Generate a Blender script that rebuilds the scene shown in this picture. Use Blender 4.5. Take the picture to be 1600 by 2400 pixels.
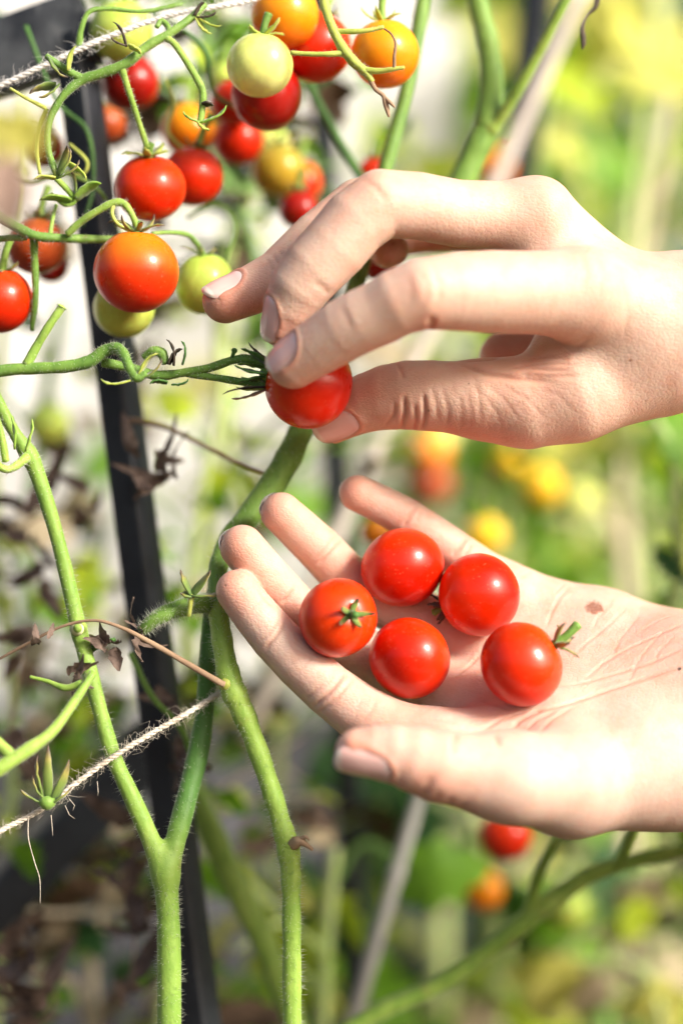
import bpy, math, random
import numpy as np
from mathutils import Vector, Matrix, Quaternion

for _o in list(bpy.data.objects):
    bpy.data.objects.remove(_o, do_unlink=True)
SC = bpy.context.scene
COL = SC.collection
rnd = random.Random(7)
nrs = np.random.RandomState(11)

# ------------------------------------------------------------------ camera
CAM_D = 519.0            # millimetres from the lens to the picked tomato
CAM_H = 1.0              # camera height in metres
SCALE = 9.0              # photo pixels per millimetre in the plane of focus
cam_d = bpy.data.cameras.new('camera')
cam = bpy.data.objects.new('camera', cam_d)
COL.objects.link(cam)
cam.location = (0.0, -CAM_D / 1000.0, CAM_H)
cam.rotation_euler = (math.radians(90), 0, 0)
cam_d.sensor_fit = 'VERTICAL'
cam_d.sensor_height = 36.0
cam_d.lens = 36.0 * CAM_D / (2400.0 / SCALE)
cam_d.clip_start = 0.02
cam_d.clip_end = 200.0
cam_d.dof.use_dof = True
cam_d.dof.focus_distance = (CAM_D + 1.0) / 1000.0
cam_d.dof.aperture_fstop = 3.2
cam_d.dof.aperture_blades = 9
SC.camera = cam

# ------------------------------------------------------------------ light
SUN_DIR = Vector((0.70, -0.52, 0.47)).normalized()      # towards the sun
world = bpy.data.worlds.new('World')
SC.world = world
world.use_nodes = True
_nt = world.node_tree
_bg = _nt.nodes.get('Background')
_sky = _nt.nodes.new('ShaderNodeTexSky')
_sky.sky_type = 'NISHITA'
_sky.sun_disc = False
_sky.sun_elevation = math.asin(SUN_DIR.z)
_sky.sun_rotation = math.atan2(SUN_DIR.x, SUN_DIR.y)
_sky.air_density = 0.7
_sky.dust_density = 5.0
_sky.ozone_density = 0.6
_nt.links.new(_sky.outputs[0], _bg.inputs[0])
_bg.inputs[1].default_value = 0.115
sun_d = bpy.data.lights.new('sun', 'SUN')
sun_d.energy = 3.6
sun_d.angle = math.radians(15.0)
sun_d.color = (1.0, 0.945, 0.85)
sun = bpy.data.objects.new('sun', sun_d)
COL.objects.link(sun)
sun.location = SUN_DIR * 3
sun.rotation_euler = (-SUN_DIR).to_track_quat('-Z', 'Y').to_euler()

SC.view_settings.view_transform = 'Standard'
SC.view_settings.look = 'None'
SC.view_settings.exposure = 0.80
SC.view_settings.gamma = 1.0
SC.view_settings.use_curve_mapping = False
SC.render.engine = 'CYCLES'
SC.cycles.use_denoising = True
SC.cycles.max_bounces = 5
SC.cycles.diffuse_bounces = 3
SC.cycles.glossy_bounces = 3
SC.cycles.transmission_bounces = 3
SC.cycles.use_adaptive_sampling = True
SC.cycles.adaptive_threshold = 0.02
SC.cycles.sample_clamp_indirect = 8.0
SC.cycles.caustics_reflective = False
SC.cycles.caustics_refractive = False

# ------------------------------------------------------------------ helpers
K = 1600.0 / 1568.0


def P(px, py, d=0.0):
    """photo pixel at a depth of d mm behind the focal plane -> mm in the scene frame"""
    s = (1.0 + d / CAM_D) / SCALE
    return Vector(((px - 800.0) * s, d, (1200.0 - py) * s))


def PD(px, py, d=0.0):
    return P(px * K, py * K, d)


def rmm(rpx, d=0.0):
    return rpx / SCALE * (1.0 + d / CAM_D)


def to_world(v):
    return Vector((v[0] / 1000.0, v[1] / 1000.0, CAM_H + v[2] / 1000.0))


def set_props(o, label=None, cat=None, group=None, kind=None):
    if label: o['label'] = label
    if cat: o['category'] = cat
    if group: o['group'] = group
    if kind: o['kind'] = kind
    return o


def empty(name, loc_mm, label, cat, group=None):
    o = bpy.data.objects.new(name, None)
    COL.objects.link(o)
    o.location = to_world(loc_mm)
    o.empty_display_size = 0.01
    set_props(o, label, cat, group)
    return o


class MB:
    """collects geometry in scene millimetres"""

    def __init__(self):
        self.v = []
        self.f = []
        self.t = []          # one float per vertex, stored as attribute 't'

    def add(self, verts, faces, t=0.0):
        b = len(self.v)
        self.v.extend([tuple(x) for x in verts])
        self.f.extend([tuple(i + b for i in f) for f in faces])
        if isinstance(t, (int, float)):
            self.t.extend([float(t)] * len(verts))
        else:
            self.t.extend([float(x) for x in t])

    def tube(self, pts, radii, seg=10, caps=True, squash=None, wob=0.0, seed=0, ridge=0.0):
        r_ = random.Random(seed)
        pts = [Vector(p) for p in pts]
        n = len(pts)
        tang = []
        for i in range(n):
            a = pts[max(0, i - 1)]
            b = pts[min(n - 1, i + 1)]
            tv = (b - a)
            tang.append(tv.normalized() if tv.length > 1e-9 else Vector((0, 0, 1)))
        up = Vector((0, 1, 0)) if abs(tang[0].y) < 0.9 else Vector((1, 0, 0))
        u = (up - tang[0] * up.dot(tang[0])).normalized()
        verts, faces, ts = [], [], []
        for i in range(n):
            if i:
                u = (u - tang[i] * u.dot(tang[i]))
                u = u.normalized() if u.length > 1e-6 else tang[i].orthogonal().normalized()
            w = tang[i].cross(u)
            for k in range(seg):
                a = 2 * math.pi * k / seg
                rr = radii[i] * (1 + wob * (r_.random() - 0.5) + ridge * math.cos(5 * a + 0.03 * i))
                verts.append(pts[i] + u * (math.cos(a) * rr) + w * (math.sin(a) * rr * (squash or 1.0)))
                ts.append(i / max(1, n - 1))
        for i in range(n - 1):
            for k in range(seg):
                k2 = (k + 1) % seg
                faces.append((i * seg + k, i * seg + k2, (i + 1) * seg + k2, (i + 1) * seg + k))
        if caps:
            verts.append(pts[0] - tang[0] * radii[0] * 0.35); ts.append(0)
            verts.append(pts[-1] + tang[-1] * radii[-1] * 0.35); ts.append(1)
            c0, c1 = n * seg, n * seg + 1
            for k in range(seg):
                k2 = (k + 1) % seg
                faces.append((k2, k, c0))
                faces.append(((n - 1) * seg + k, (n - 1) * seg + k2, c1))
        self.add(verts, faces, ts)
        return self

    def build(self, name, mat, parent=None, origin=None, smooth=True, kind=None):
        o0 = Vector(origin) if origin is not None else Vector((0, 0, 0))
        me = bpy.data.meshes.new(name)
        if parent is not None:
            o0 = Vector(((parent['_ox']), parent['_oy'], parent['_oz'])) if '_ox' in parent else o0
        vs = [((v[0] - o0[0]) / 1000.0, (v[1] - o0[1]) / 1000.0, (v[2] - o0[2]) / 1000.0) for v in self.v]
        me.from_pydata(vs, [], self.f)
        me.polygons.foreach_set('use_smooth', [smooth] * len(me.polygons))
        at = me.attributes.new('t', 'FLOAT', 'POINT')
        at.data.foreach_set('value', self.t)
        me.materials.append(mat)
        me.update()
        o = bpy.data.objects.new(name, me)
        COL.objects.link(o)
        if parent is not None:
            o.parent = parent
        else:
            o.location = to_world(o0)
        if kind:
            o['kind'] = kind
        return o


ORIG = {}


def catmull(pts, n=6):
    """pts: list of (Vector, r) -> smooth dense list"""
    P4 = [np.array([p[0][0], p[0][1], p[0][2], p[1]]) for p in pts]
    if len(P4) < 3:
        out = [P4[0] + (P4[1] - P4[0]) * (i / n) for i in range(n + 1)]
    else:
        ext = [2 * P4[0] - P4[1]] + P4 + [2 * P4[-1] - P4[-2]]
        out = []
        for i in range(1, len(ext) - 2):
            p0, p1, p2, p3 = ext[i - 1:i + 3]
            for k in range(n):
                t = k / n
                out.append(0.5 * ((2 * p1) + (-p0 + p2) * t + (2 * p0 - 5 * p1 + 4 * p2 - p3) * t * t + (-p0 + 3 * p1 - 3 * p2 + p3) * t ** 3))
        out.append(P4[-1])
    return [Vector(o[:3]) for o in out], [max(0.03, float(o[3])) for o in out]


# ------------------------------------------------------------------ materials
def mat_new(name):
    m = bpy.data.materials.new(name)
    m.use_nodes = True
    nt = m.node_tree
    return m, nt, nt.nodes.get('Principled BSDF')


def node(nt, kind, **kw):
    n = nt.nodes.new(kind)
    for k, v in kw.items():
        if isinstance(v, tuple) and v and v[0] == 'in':
            pass
        setattr(n, k, v)
    return n


def ramp(nt, fac, stops):
    r = nt.nodes.new('ShaderNodeValToRGB')
    while len(r.color_ramp.elements) < len(stops):
        r.color_ramp.elements.new(0.5)
    for e, (p, c) in zip(r.color_ramp.elements, stops):
        e.position = p
        e.color = (c[0], c[1], c[2], 1) if isinstance(c, (tuple, list)) else (c, c, c, 1)
    nt.links.new(fac, r.inputs[0])
    return r.outputs[0]


def noise(nt, scale, detail=3, vec=None, rough=0.55):
    n = nt.nodes.new('ShaderNodeTexNoise')
    n.inputs['Scale'].default_value = scale
    n.inputs['Detail'].default_value = detail
    n.inputs['Roughness'].default_value = rough
    if vec is not None:
        nt.links.new(vec, n.inputs['Vector'])
    return n.outputs['Fac']


def obj_coord(nt):
    return nt.nodes.new('ShaderNodeTexCoord').outputs['Object']


def mix(nt, fac, a, b, mode='MIX'):
    m = nt.nodes.new('ShaderNodeMix')
    m.data_type = 'RGBA'
    m.blend_type = mode
    for sock, v in ((m.inputs[0], fac), (m.inputs[6], a), (m.inputs[7], b)):
        if isinstance(v, (int, float)):
            sock.default_value = v
        elif isinstance(v, (tuple, list)):
            sock.default_value = (v[0], v[1], v[2], 1)
        else:
            nt.links.new(v, sock)
    return m.outputs[2]


def math_n(nt, op, a, b=0.0):
    m = nt.nodes.new('ShaderNodeMath')
    m.operation = op
    for i, v in enumerate((a, b)):
        if isinstance(v, (int, float)):
            m.inputs[i].default_value = v
        else:
            nt.links.new(v, m.inputs[i])
    return m.outputs[0]


def bump(nt, bsdf, height, strength, dist):
    b = nt.nodes.new('ShaderNodeBump')
    b.inputs['Strength'].default_value = strength
    b.inputs['Distance'].default_value = dist
    nt.links.new(height, b.inputs['Height'])
    nt.links.new(b.outputs[0], bsdf.inputs['Normal'])


def attr(nt, name, kind='GEOMETRY'):
    a = nt.nodes.new('ShaderNodeAttribute')
    a.attribute_name = name
    a.attribute_type = kind
    return a.outputs['Fac']


def simple_mat(name, c1, c2, scale, rough=0.5, spec=0.5, sss=0.0, bmp=0.0, bdist=0.0005, metallic=0.0, transl=0.0, c3=None, c3w=0.35):
    """two-tone procedural surface; transl > 0 lets light through a thin leaf"""
    m, nt, b = mat_new(name)
    co = obj_coord(nt)
    f = noise(nt, scale, 4, co)
    col = ramp(nt, f, [(0.32, c1), (0.68, c2)])
    if c3 is not None:
        f2 = noise(nt, scale * 2.7, 2, co)
        col = mix(nt, ramp(nt, f2, [(0.62 - 0.1 * c3w, 0.0), (0.75, 1.0)]), col, c3)
    nt.links.new(col, b.inputs['Base Color'])
    b.inputs['Roughness'].default_value = rough
    b.inputs['Specular IOR Level'].default_value = spec
    b.inputs['Metallic'].default_value = metallic
    if sss:
        b.inputs['Subsurface Weight'].default_value = sss
        b.inputs['Subsurface Radius'].default_value = (0.5, 1.0, 0.2)
        b.inputs['Subsurface Scale'].default_value = 0.0015
    if bmp:
        bump(nt, b, noise(nt, scale * 6, 3, co), bmp, bdist)
    if transl:
        tr = nt.nodes.new('ShaderNodeBsdfTranslucent')
        nt.links.new(col, tr.inputs['Color'])
        ms = nt.nodes.new('ShaderNodeMixShader')
        ms.inputs[0].default_value = transl
        nt.links.new(b.outputs[0], ms.inputs[1])
        nt.links.new(tr.outputs[0], ms.inputs[2])
        nt.links.new(ms.outputs[0], nt.nodes['Material Output'].inputs['Surface'])
    return m
# ================================================================== ground, walls, air behind
def grid_sheet(name, x0, x1, y0, y1, z, n, mat, amp=0.0):
    m = MB()
    vs, fs = [], []
    for j in range(n + 1):
        for i in range(n + 1):
            vs.append((x0 + (x1 - x0) * i / n, y0 + (y1 - y0) * j / n, z + amp * (nrs.rand() - 0.5)))
    for j in range(n):
        for i in range(n):
            a = j * (n + 1) + i
            fs.append((a, a + 1, a + n + 2, a + n + 1))
    m.add(vs, fs)
    return m.build(name, mat)


M_SOIL = simple_mat('soil', (0.045, 0.032, 0.022), (0.13, 0.095, 0.06), 9, rough=0.95, bmp=0.6, bdist=0.01, c3=(0.07, 0.1, 0.03))
ground = grid_sheet('ground', -30000, 30000, -20000, 60000, -1000, 60, M_SOIL, 18)
set_props(ground, kind='structure')

M_WALL = simple_mat('pale_render', (0.66, 0.65, 0.63), (0.82, 0.81, 0.79), 6, rough=0.9, bmp=0.4, bdist=0.004, c3=(0.40, 0.38, 0.34))
M_PLINTH = simple_mat('grey_concrete', (0.06, 0.06, 0.07), (0.13, 0.13, 0.145), 7, rough=0.9, bmp=0.4, bdist=0.004)  # concrete grey, darkened to carry the shade low on the wall


def box_mb(m, c, s, bev=0.0):
    x, y, z = s[0] / 2, s[1] / 2, s[2] / 2
    b = bev
    vs = []
    for sz in (-1, 1):
        for (qx, qy) in ((-x + b, -y), (x - b, -y), (x, -y + b), (x, y - b), (x - b, y), (-x + b, y), (-x, y - b), (-x, -y + b)):
            vs.append((c[0] + qx, c[1] + qy, c[2] + sz * z))
    fs = [tuple(range(7, -1, -1)), tuple(range(8, 16))]
    for i in range(8):
        j = (i + 1) % 8
        fs.append((i, j, 8 + j, 8 + i))
    m.add(vs, fs)


wall = empty('garden_wall', (-1250, 820, -1000), 'pale out-of-focus garden wall behind the vines and the black post', 'wall')
wall['_ox'], wall['_oy'], wall['_oz'] = -1250, 820, -1000
_m = MB(); box_mb(_m, (-1195, 900, 400), (2560, 160, 1070), 6); _m.build('rendered_face', M_WALL, wall, smooth=False)
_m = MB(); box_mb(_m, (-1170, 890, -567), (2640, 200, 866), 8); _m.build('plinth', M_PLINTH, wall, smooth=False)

# ------------------------------------------------------------------ leaves
LEAF_TONES = {
    'leaf_green': ((0.12, 0.30, 0.015), (0.24, 0.46, 0.03)),
    'leaf_lime': ((0.40, 0.56, 0.025), (0.64, 0.72, 0.06)),
    'leaf_yellow': ((0.66, 0.66, 0.12), (0.82, 0.76, 0.26)),
    'leaf_deep': ((0.025, 0.075, 0.022), (0.05, 0.14, 0.03)),
    'leaf_straw': ((0.50, 0.40, 0.26), (0.68, 0.57, 0.40)),
    'leaf_brown': ((0.045, 0.030, 0.020), (0.16, 0.095, 0.055)),
}
LM = {k: simple_mat(k, a, b, 30, rough=0.55, spec=0.35, transl=0.38 if 'brown' not in k else 0.1, bmp=0.4, bdist=0.0008) for k, (a, b) in LEAF_TONES.items()}


def leaf_geo(mb, L, W, seed, curl=0.5, origin=(0, 0, 0), frame=None, crumple=0.0):
    """one tomato leaflet: toothed outline, folded along the midrib, drooping to the tip"""
    r = random.Random(seed)
    rows = 9
    vs, fs = [], []
    for j in range(rows):
        v = j / (rows - 1)
        w = W * 0.5 * (math.sin(math.pi * min(1, v * 0.93 + 0.05)) ** 0.75) * (1 + ((0.28 if j % 2 else -0.18) * (1 - min(1, crumple * 2)) + 0.22 * min(1, crumple * 2) * r.uniform(-1, 1)) * (1 if 0 < j < rows - 1 else 0))
        w = max(w, 0.01 * W)
        y = v * L
        z = -curl * L * 0.45 * v * v
        for k, s in enumerate((-1, -0.5, 0, 0.5, 1)):
            fold = 0.28 * abs(s) * w - 0.16 * W * (abs(s) ** 2) * r.uniform(-0.4, 1.0)
            vs.append((s * w, y - abs(s) * L * 0.05, z + fold + crumple * W * r.uniform(-0.5, 0.5)))
    for j in range(rows - 1):
        for k in range(4):
            a = j * 5 + k
            fs.append((a, a + 1, a + 6, a + 5))
    if frame is not None:
        vs = [Vector(origin) + frame @ Vector(q) for q in vs]
    mb.add(vs, fs, seed % 7 / 7)


LEAF_MESH = {}
for tone in LM:
    for q in range(4):
        m_ = MB()
        leaf_geo(m_, 60, 34 + 4 * q, q * 13 + 3, 0.25 + 0.3 * q, crumple=0.35 if 'brown' in tone or 'straw' in tone else 0.05)
        tmp = m_.build('leaf', LM[tone])
        LEAF_MESH[(tone, q)] = tmp.data
        bpy.data.objects.remove(tmp)


def add_leaf(parent, pos_mm, tone, size, rot, q=None):
    o = bpy.data.objects.new('leaf', LEAF_MESH[(tone, rnd.randrange(4) if q is None else q)])
    COL.objects.link(o)
    o.parent = parent
    org = (parent['_ox'], parent['_oy'], parent['_oz'])
    o.location = tuple((pos_mm[i] - org[i]) / 1000 for i in range(3))
    o.rotation_euler = rot
    s = size / 60.0
    o.scale = (s, s, s)
    return o


STEM_PALE = simple_mat('stem_pale', (0.34, 0.46, 0.14), (0.56, 0.62, 0.28), 14, rough=0.6, sss=0.2)
STEM_DIM = simple_mat('stem_dim_green', (0.10, 0.22, 0.05), (0.20, 0.36, 0.08), 14, rough=0.6)
STEM_STRAW = simple_mat('stem_straw', (0.50, 0.42, 0.28), (0.70, 0.62, 0.46), 14, rough=0.8)


def back_plant(label, px_path, r, stem_mat, leaves, group=None, name='tomato_plant', sides=5):
    """px_path: (x, y, depth) of the stem in display pixels from the bottom up; leaves: (count, tones, size range, spread)"""
    base = PD(*px_path[0])
    e = empty(name, base, label, 'plant', group)
    e['_ox'], e['_oy'], e['_oz'] = base
    pts, rad = catmull([(PD(*p), r * (1 - 0.4 * i / len(px_path))) for i, p in enumerate(px_path)], 6)
    m = MB(); m.tube(pts, rad, 8); m.build('stem', stem_mat, e)
    cnt, tones, (s0, s1), spread = leaves
    allp = list(pts)
    for _ in range(sides):
        i = rnd.randrange(2, len(pts) - 3)
        d = Vector((rnd.uniform(-1, 1), rnd.uniform(-0.4, 0.4), rnd.uniform(-0.2, 1))).normalized()
        q0 = pts[i]; L = spread * rnd.uniform(0.8, 2.2)
        q1 = q0 + d * L * 0.5 + Vector((0, 0, rnd.uniform(-0.2, 0.3) * L)); q2 = q1 + d * L * 0.5 + Vector((rnd.uniform(-0.3, 0.3) * L, 0, rnd.uniform(-0.6, 0.2) * L))
        sp_, sr_ = catmull([(q0, rad[i] * 0.6), (q1, rad[i] * 0.45), (q2, rad[i] * 0.25)], 5)
        m = MB(); m.tube(sp_, sr_, 6); m.build('side_stem', rnd.choice((stem_mat, stem_mat, STEM_STRAW, STEM_DIM)), e)
        allp += sp_[2:]
    pts = allp
    for _ in range(cnt):
        p = pts[rnd.randrange(1, len(pts))]
        off = Vector((rnd.uniform(-1, 1) * spread, rnd.uniform(-0.6, 0.6) * spread, rnd.uniform(-0.7, 0.7) * spread))
        add_leaf(e, p + off, rnd.choice(tones), rnd.uniform(s0, s1), (rnd.uniform(-0.9, 1.1), rnd.uniform(-1.0, 1.0), rnd.uniform(0, 6.28)))
    return e


# the mass of sunlit greenery at the far end of the garden
def foliage_mass(name, label, x0, x1, y0, y1, z0, z1, n, s0, s1, stops, seed):
    r = np.random.RandomState(seed)
    m = MB()
    base = []
    for q in range(6):
        t = MB(); leaf_geo(t, 60, 40, q * 5 + 1, 0.4); base.append((np.array(t.v), t.f))
    for i in range(n):
        vq, fq = base[i % 6]
        s = r.uniform(s0, s1) / 60.0
        a, b, c = r.uniform(0, 6.28), r.uniform(-1.1, 1.1), r.uniform(-1.2, 1.2)
        R = np.array(Matrix.Rotation(a, 3, 'Z') @ Matrix.Rotation(b, 3, 'X') @ Matrix.Rotation(c, 3, 'Y'))
        pos = np.array([r.uniform(x0, x1), y0 + (y1 - y0) * r.rand() ** 1.3, z0 + (z1 - z0) * r.rand()])
        vv = (vq * s) @ R.T + pos
        cl = 0.5 + 0.5 * math.sin(pos[0] * 0.011 + 1.7 * math.sin(pos[2] * 0.006 + seed) + seed) * math.sin(pos[2] * 0.0075 + 1.3 * math.sin(pos[0] * 0.009))
        m.add(vv.tolist(), fq, min(1.0, max(0.0, 0.62 * cl + 0.38 * r.rand())))
    mt, nt, b = mat_new(name + '_leafage')
    col = ramp(nt, attr(nt, 't'), stops)
    nt.links.new(col, b.inputs['Base Color'])
    b.inputs['Roughness'].default_value = 0.55
    tr = nt.nodes.new('ShaderNodeBsdfTranslucent'); nt.links.new(col, tr.inputs['Color'])
    ms = nt.nodes.new('ShaderNodeMixShader'); ms.inputs[0].default_value = 0.4
    nt.links.new(b.outputs[0], ms.inputs[1]); nt.links.new(tr.outputs[0], ms.inputs[2])
    nt.links.new(ms.outputs[0], nt.nodes['Material Output'].inputs['Surface'])
    o = m.build(name, mt)
    set_props(o, label, 'foliage', kind='stuff')
    return o


foliage_mass('far_foliage', 'bright blurred wall of sunlit greenery beyond the garden', -900, 3000, 1900, 2500, -1000, 1800, 9000, 50, 120,
             [(0.12, (0.03, 0.10, 0.02)), (0.30, (0.18, 0.42, 0.02)), (0.48, (0.48, 0.70, 0.04)), (0.66, (0.78, 0.84, 0.16)), (0.88, (0.88, 0.86, 0.52))], 5)
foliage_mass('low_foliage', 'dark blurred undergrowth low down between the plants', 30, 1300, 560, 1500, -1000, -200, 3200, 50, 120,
             [(0.0, (0.012, 0.03, 0.014)), (0.55, (0.03, 0.07, 0.015)), (0.9, (0.10, 0.16, 0.025)), (1.0, (0.26, 0.2, 0.10))], 8)  # shade near the ground is put into these very dark leaf colours

# rows of tomato plants out of focus on the right
_T1 = ['leaf_lime', 'leaf_green', 'leaf_yellow', 'leaf_lime', 'leaf_green']
_T2 = ['leaf_green', 'leaf_lime', 'leaf_green', 'leaf_yellow', 'leaf_deep']
_T3 = ['leaf_deep', 'leaf_green', 'leaf_straw', 'leaf_lime', 'leaf_deep']
back_plant('pale leaning tomato stalk with yellowing leaves beside the right edge of the picture', [(1500, 2900, 420), (1490, 1500, 430), (1440, 700, 430), (1520, -100, 430)], 5, STEM_PALE, (70, _T1, (15, 42), 62))
back_plant('tall pale green tomato stalk rising behind the wrist of the upper hand', [(1330, 3000, 560), (1350, 1500, 560), (1300, 700, 560), (1400, -200, 560)], 6, STEM_PALE, (70, _T1, (18, 50), 80))
back_plant('straw coloured dying tomato stalk behind the cupped palm', [(1400, 3000, 480), (1440, 1700, 480), (1430, 900, 480), (1560, 100, 480)], 5.5, STEM_STRAW, (40, ['leaf_straw', 'leaf_yellow', 'leaf_lime', 'leaf_yellow'], (15, 38), 66))
back_plant('blurred green tomato plant seen between the two hands', [(1130, 3000, 420), (1150, 1700, 420), (1170, 1000, 420), (1240, 200, 420)], 5, STEM_PALE, (70, _T2, (15, 40), 66))
back_plant('leafy tomato plant far back at the right edge', [(1750, 3000, 700), (1700, 1600, 700), (1640, 600, 700), (1620, -300, 700)], 7, STEM_PALE, (80, _T1, (28, 64), 130), sides=8)
back_plant('yellow-leaved tomato plant far back above the upper wrist', [(1420, 3000, 900), (1440, 1500, 900), (1380, 500, 900), (1330, -300, 900)], 8, STEM_PALE, (90, ['leaf_lime', 'leaf_yellow', 'leaf_green', 'leaf_lime'], (36, 80), 170), sides=8)
back_plant('low dim tomato plant below the lower hand', [(1130, 3200, 360), (1120, 2500, 360), (1130, 2150, 350), (1090, 1850, 350)], 4, STEM_PALE, (44, _T3, (14, 36), 50))
back_plant('sprawling withered tomato plant in the lower right corner', [(1400, 3200, 330), (1410, 2600, 330), (1380, 2250, 320), (1450, 1980, 320)], 4.5, STEM_DIM, (56, ['leaf_straw', 'leaf_yellow', 'leaf_lime', 'leaf_deep', 'leaf_deep', 'leaf_brown'], (15, 40), 56))
back_plant('pale stalk with lime leaves right of the thick forked stem', [(1010, 2900, 520), (1010, 1500, 520), (1010, 600, 520), (1120, -150, 520)], 6, STEM_PALE, (50, _T1, (16, 44), 66))

def spot_leaves(label, d, spots):
    base = PD(spots[0][0], spots[0][1] + 500, d)
    e = empty('tomato_plant', base, label, 'plant')
    e['_ox'], e['_oy'], e['_oz'] = base
    pts, rad = catmull([(base, 2.6)] + [(PD(x, y, d + 4), 1.8) for (x, y, *_r) in spots], 6)
    m = MB(); m.tube(pts, rad, 8); m.build('stem', STEM_PALE, e)
    for (x, y, tone, size, a) in spots:
        add_leaf(e, PD(x, y, d), tone, size, (1.2, a, 0.2))
        add_leaf(e, PD(x + 12, y + 10, d + 6), tone, size * 0.8, (1.0, a + 0.9, 0.4))


spot_leaves('dark green leaves showing at the right edge beside both wrists', 150, [(1530, 1440, 'leaf_green', 17, 0.4), (1560, 1330, 'leaf_deep', 15, -0.5), (1545, 1060, 'leaf_green', 24, 0.3), (1500, 960, 'leaf_green', 18, -0.7)])
spot_leaves('vivid green leaves glowing above the upper wrist', 420, [(1395, 420, 'leaf_green', 50, 0.2), (1350, 250, 'leaf_lime', 56, -0.3), (1440, 120, 'leaf_yellow', 60, 0.5), (1530, 200, 'leaf_yellow', 66, -0.4)])
spot_leaves('pale yellow drooping leaves in the lower right corner', 230, [(1500, 2260, 'leaf_yellow', 34, 2.6), (1290, 2200, 'leaf_yellow', 36, 3.1), (1440, 2080, 'leaf_lime', 26, 2.4), (1480, 2010, 'leaf_straw', 26, 2.9), (1380, 2240, 'leaf_straw', 24, 3.4)])

# half-withered growth between the wall and the black post on the left
_D1 = ['leaf_brown', 'leaf_green', 'leaf_green', 'leaf_lime', 'leaf_straw']
back_plant('half-withered tomato plant with brown leaves left of the black post', [(60, 2900, 230), (120, 1900, 230), (60, 1300, 230), (140, 700, 230)], 3.0, STEM_DIM, (90, _D1, (9, 28), 50), sides=9)
back_plant('thin blurred tomato plant right of the black post in front of the wall', [(520, 2900, 260), (440, 1900, 260), (470, 1200, 260), (560, 500, 260)], 2.6, STEM_PALE, (80, ['leaf_green', 'leaf_lime', 'leaf_brown', 'leaf_straw', 'leaf_deep'], (8, 24), 50), sides=9)
back_plant('wispy green tomato plant behind the ripening clusters', [(560, 1300, 190), (500, 700, 190), (600, 350, 190), (480, -60, 190)], 2.2, STEM_PALE, (44, ['leaf_green', 'leaf_lime', 'leaf_green', 'leaf_brown'], (8, 24), 40))
back_plant('dark tangle of leaves and stalks behind the upper tomatoes', [(640, 900, 135), (560, 500, 135), (440, 250, 135), (520, -80, 135)], 1.8, STEM_DIM, (54, ['leaf_deep', 'leaf_green', 'leaf_brown', 'leaf_lime', 'leaf_brown'], (5, 14), 26), sides=10)
back_plant('brown shaded clump of withered leaves behind the topmost fruit', [(530, 430, 150), (500, 250, 150), (470, 60, 150), (500, -150, 150)], 2.0, STEM_DIM, (90, ['leaf_brown', 'leaf_deep', 'leaf_brown', 'leaf_green'], (8, 20), 22), sides=9)
back_plant('thin leafy tomato shoot along the left edge behind the branches', [(-20, 2500, 150), (30, 1700, 150), (-10, 1100, 150), (60, 100, 150)], 1.8, STEM_PALE, (60, ['leaf_green', 'leaf_deep', 'leaf_brown', 'leaf_lime', 'leaf_straw'], (7, 18), 26), sides=10)
back_plant('spindly tomato shoot with brown leaflets between post and long stem', [(330, 2600, 170), (420, 1900, 170), (430, 1350, 170), (520, 850, 170)], 1.7, STEM_PALE, (56, ['leaf_green', 'leaf_brown', 'leaf_green', 'leaf_lime', 'leaf_straw'], (7, 18), 30), sides=10)
back_plant('yellow-leaved shoot low behind the cupped fingers', [(640, 2600, 240), (620, 2000, 240), (640, 1700, 240), (610, 1500, 240)], 2.2, STEM_PALE, (26, ['leaf_yellow', 'leaf_green', 'leaf_lime', 'leaf_deep'], (14, 30), 30))
back_plant('brown dried-up tomato plant in the lower left corner', [(200, 2900, 200), (240, 2500, 200), (210, 2200, 200), (300, 1850, 200)], 2.8, STEM_STRAW, (84, ['leaf_brown', 'leaf_brown', 'leaf_straw', 'leaf_green', 'leaf_deep'], (10, 32), 48), sides=9)
back_plant('brown withered shoot hanging beside the lower rail', [(20, 2600, 190), (90, 2200, 190), (60, 1950, 190), (120, 1600, 190)], 2.0, STEM_STRAW, (60, ['leaf_brown', 'leaf_brown', 'leaf_deep', 'leaf_straw'], (9, 24), 36), sides=8)
back_plant('blurred leafy shoot behind the two bottom stems', [(760, 2900, 180), (740, 2400, 180), (750, 2150, 180), (770, 1950, 180)], 3.0, STEM_PALE, (12, ['leaf_lime', 'leaf_green', 'leaf_green'], (24, 44), 26))
back_plant('dark teal leaves low in the middle beside the leaning cane', [(900, 2900, 300), (880, 2400, 300), (860, 2100, 300), (870, 1850, 300)], 3.5, STEM_DIM, (16, ['leaf_deep', 'leaf_deep', 'leaf_deep', 'leaf_green'], (40, 70), 48))

# ------------------------------------------------------------------ the black metal frame and canes
M_IRON = simple_mat('black_metal', (0.012, 0.014, 0.018), (0.030, 0.035, 0.042), 40, rough=0.42, spec=0.35, bmp=0.25, bdist=0.0006, c3=(0.03, 0.034, 0.04))
M_IRON_WORN = simple_mat('worn_black_metal', (0.010, 0.012, 0.016), (0.055, 0.06, 0.066), 90, rough=0.45, spec=0.3, bmp=0.3, bdist=0.0006, c3=(0.08, 0.085, 0.09))
M_CANE = simple_mat('weathered_cane', (0.34, 0.33, 0.30), (0.55, 0.54, 0.50), 30, rough=0.8, bmp=0.3, bdist=0.0006)
M_CANE2 = simple_mat('pale_cane', (0.52, 0.45, 0.39), (0.74, 0.67, 0.60), 30, rough=0.8)


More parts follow.
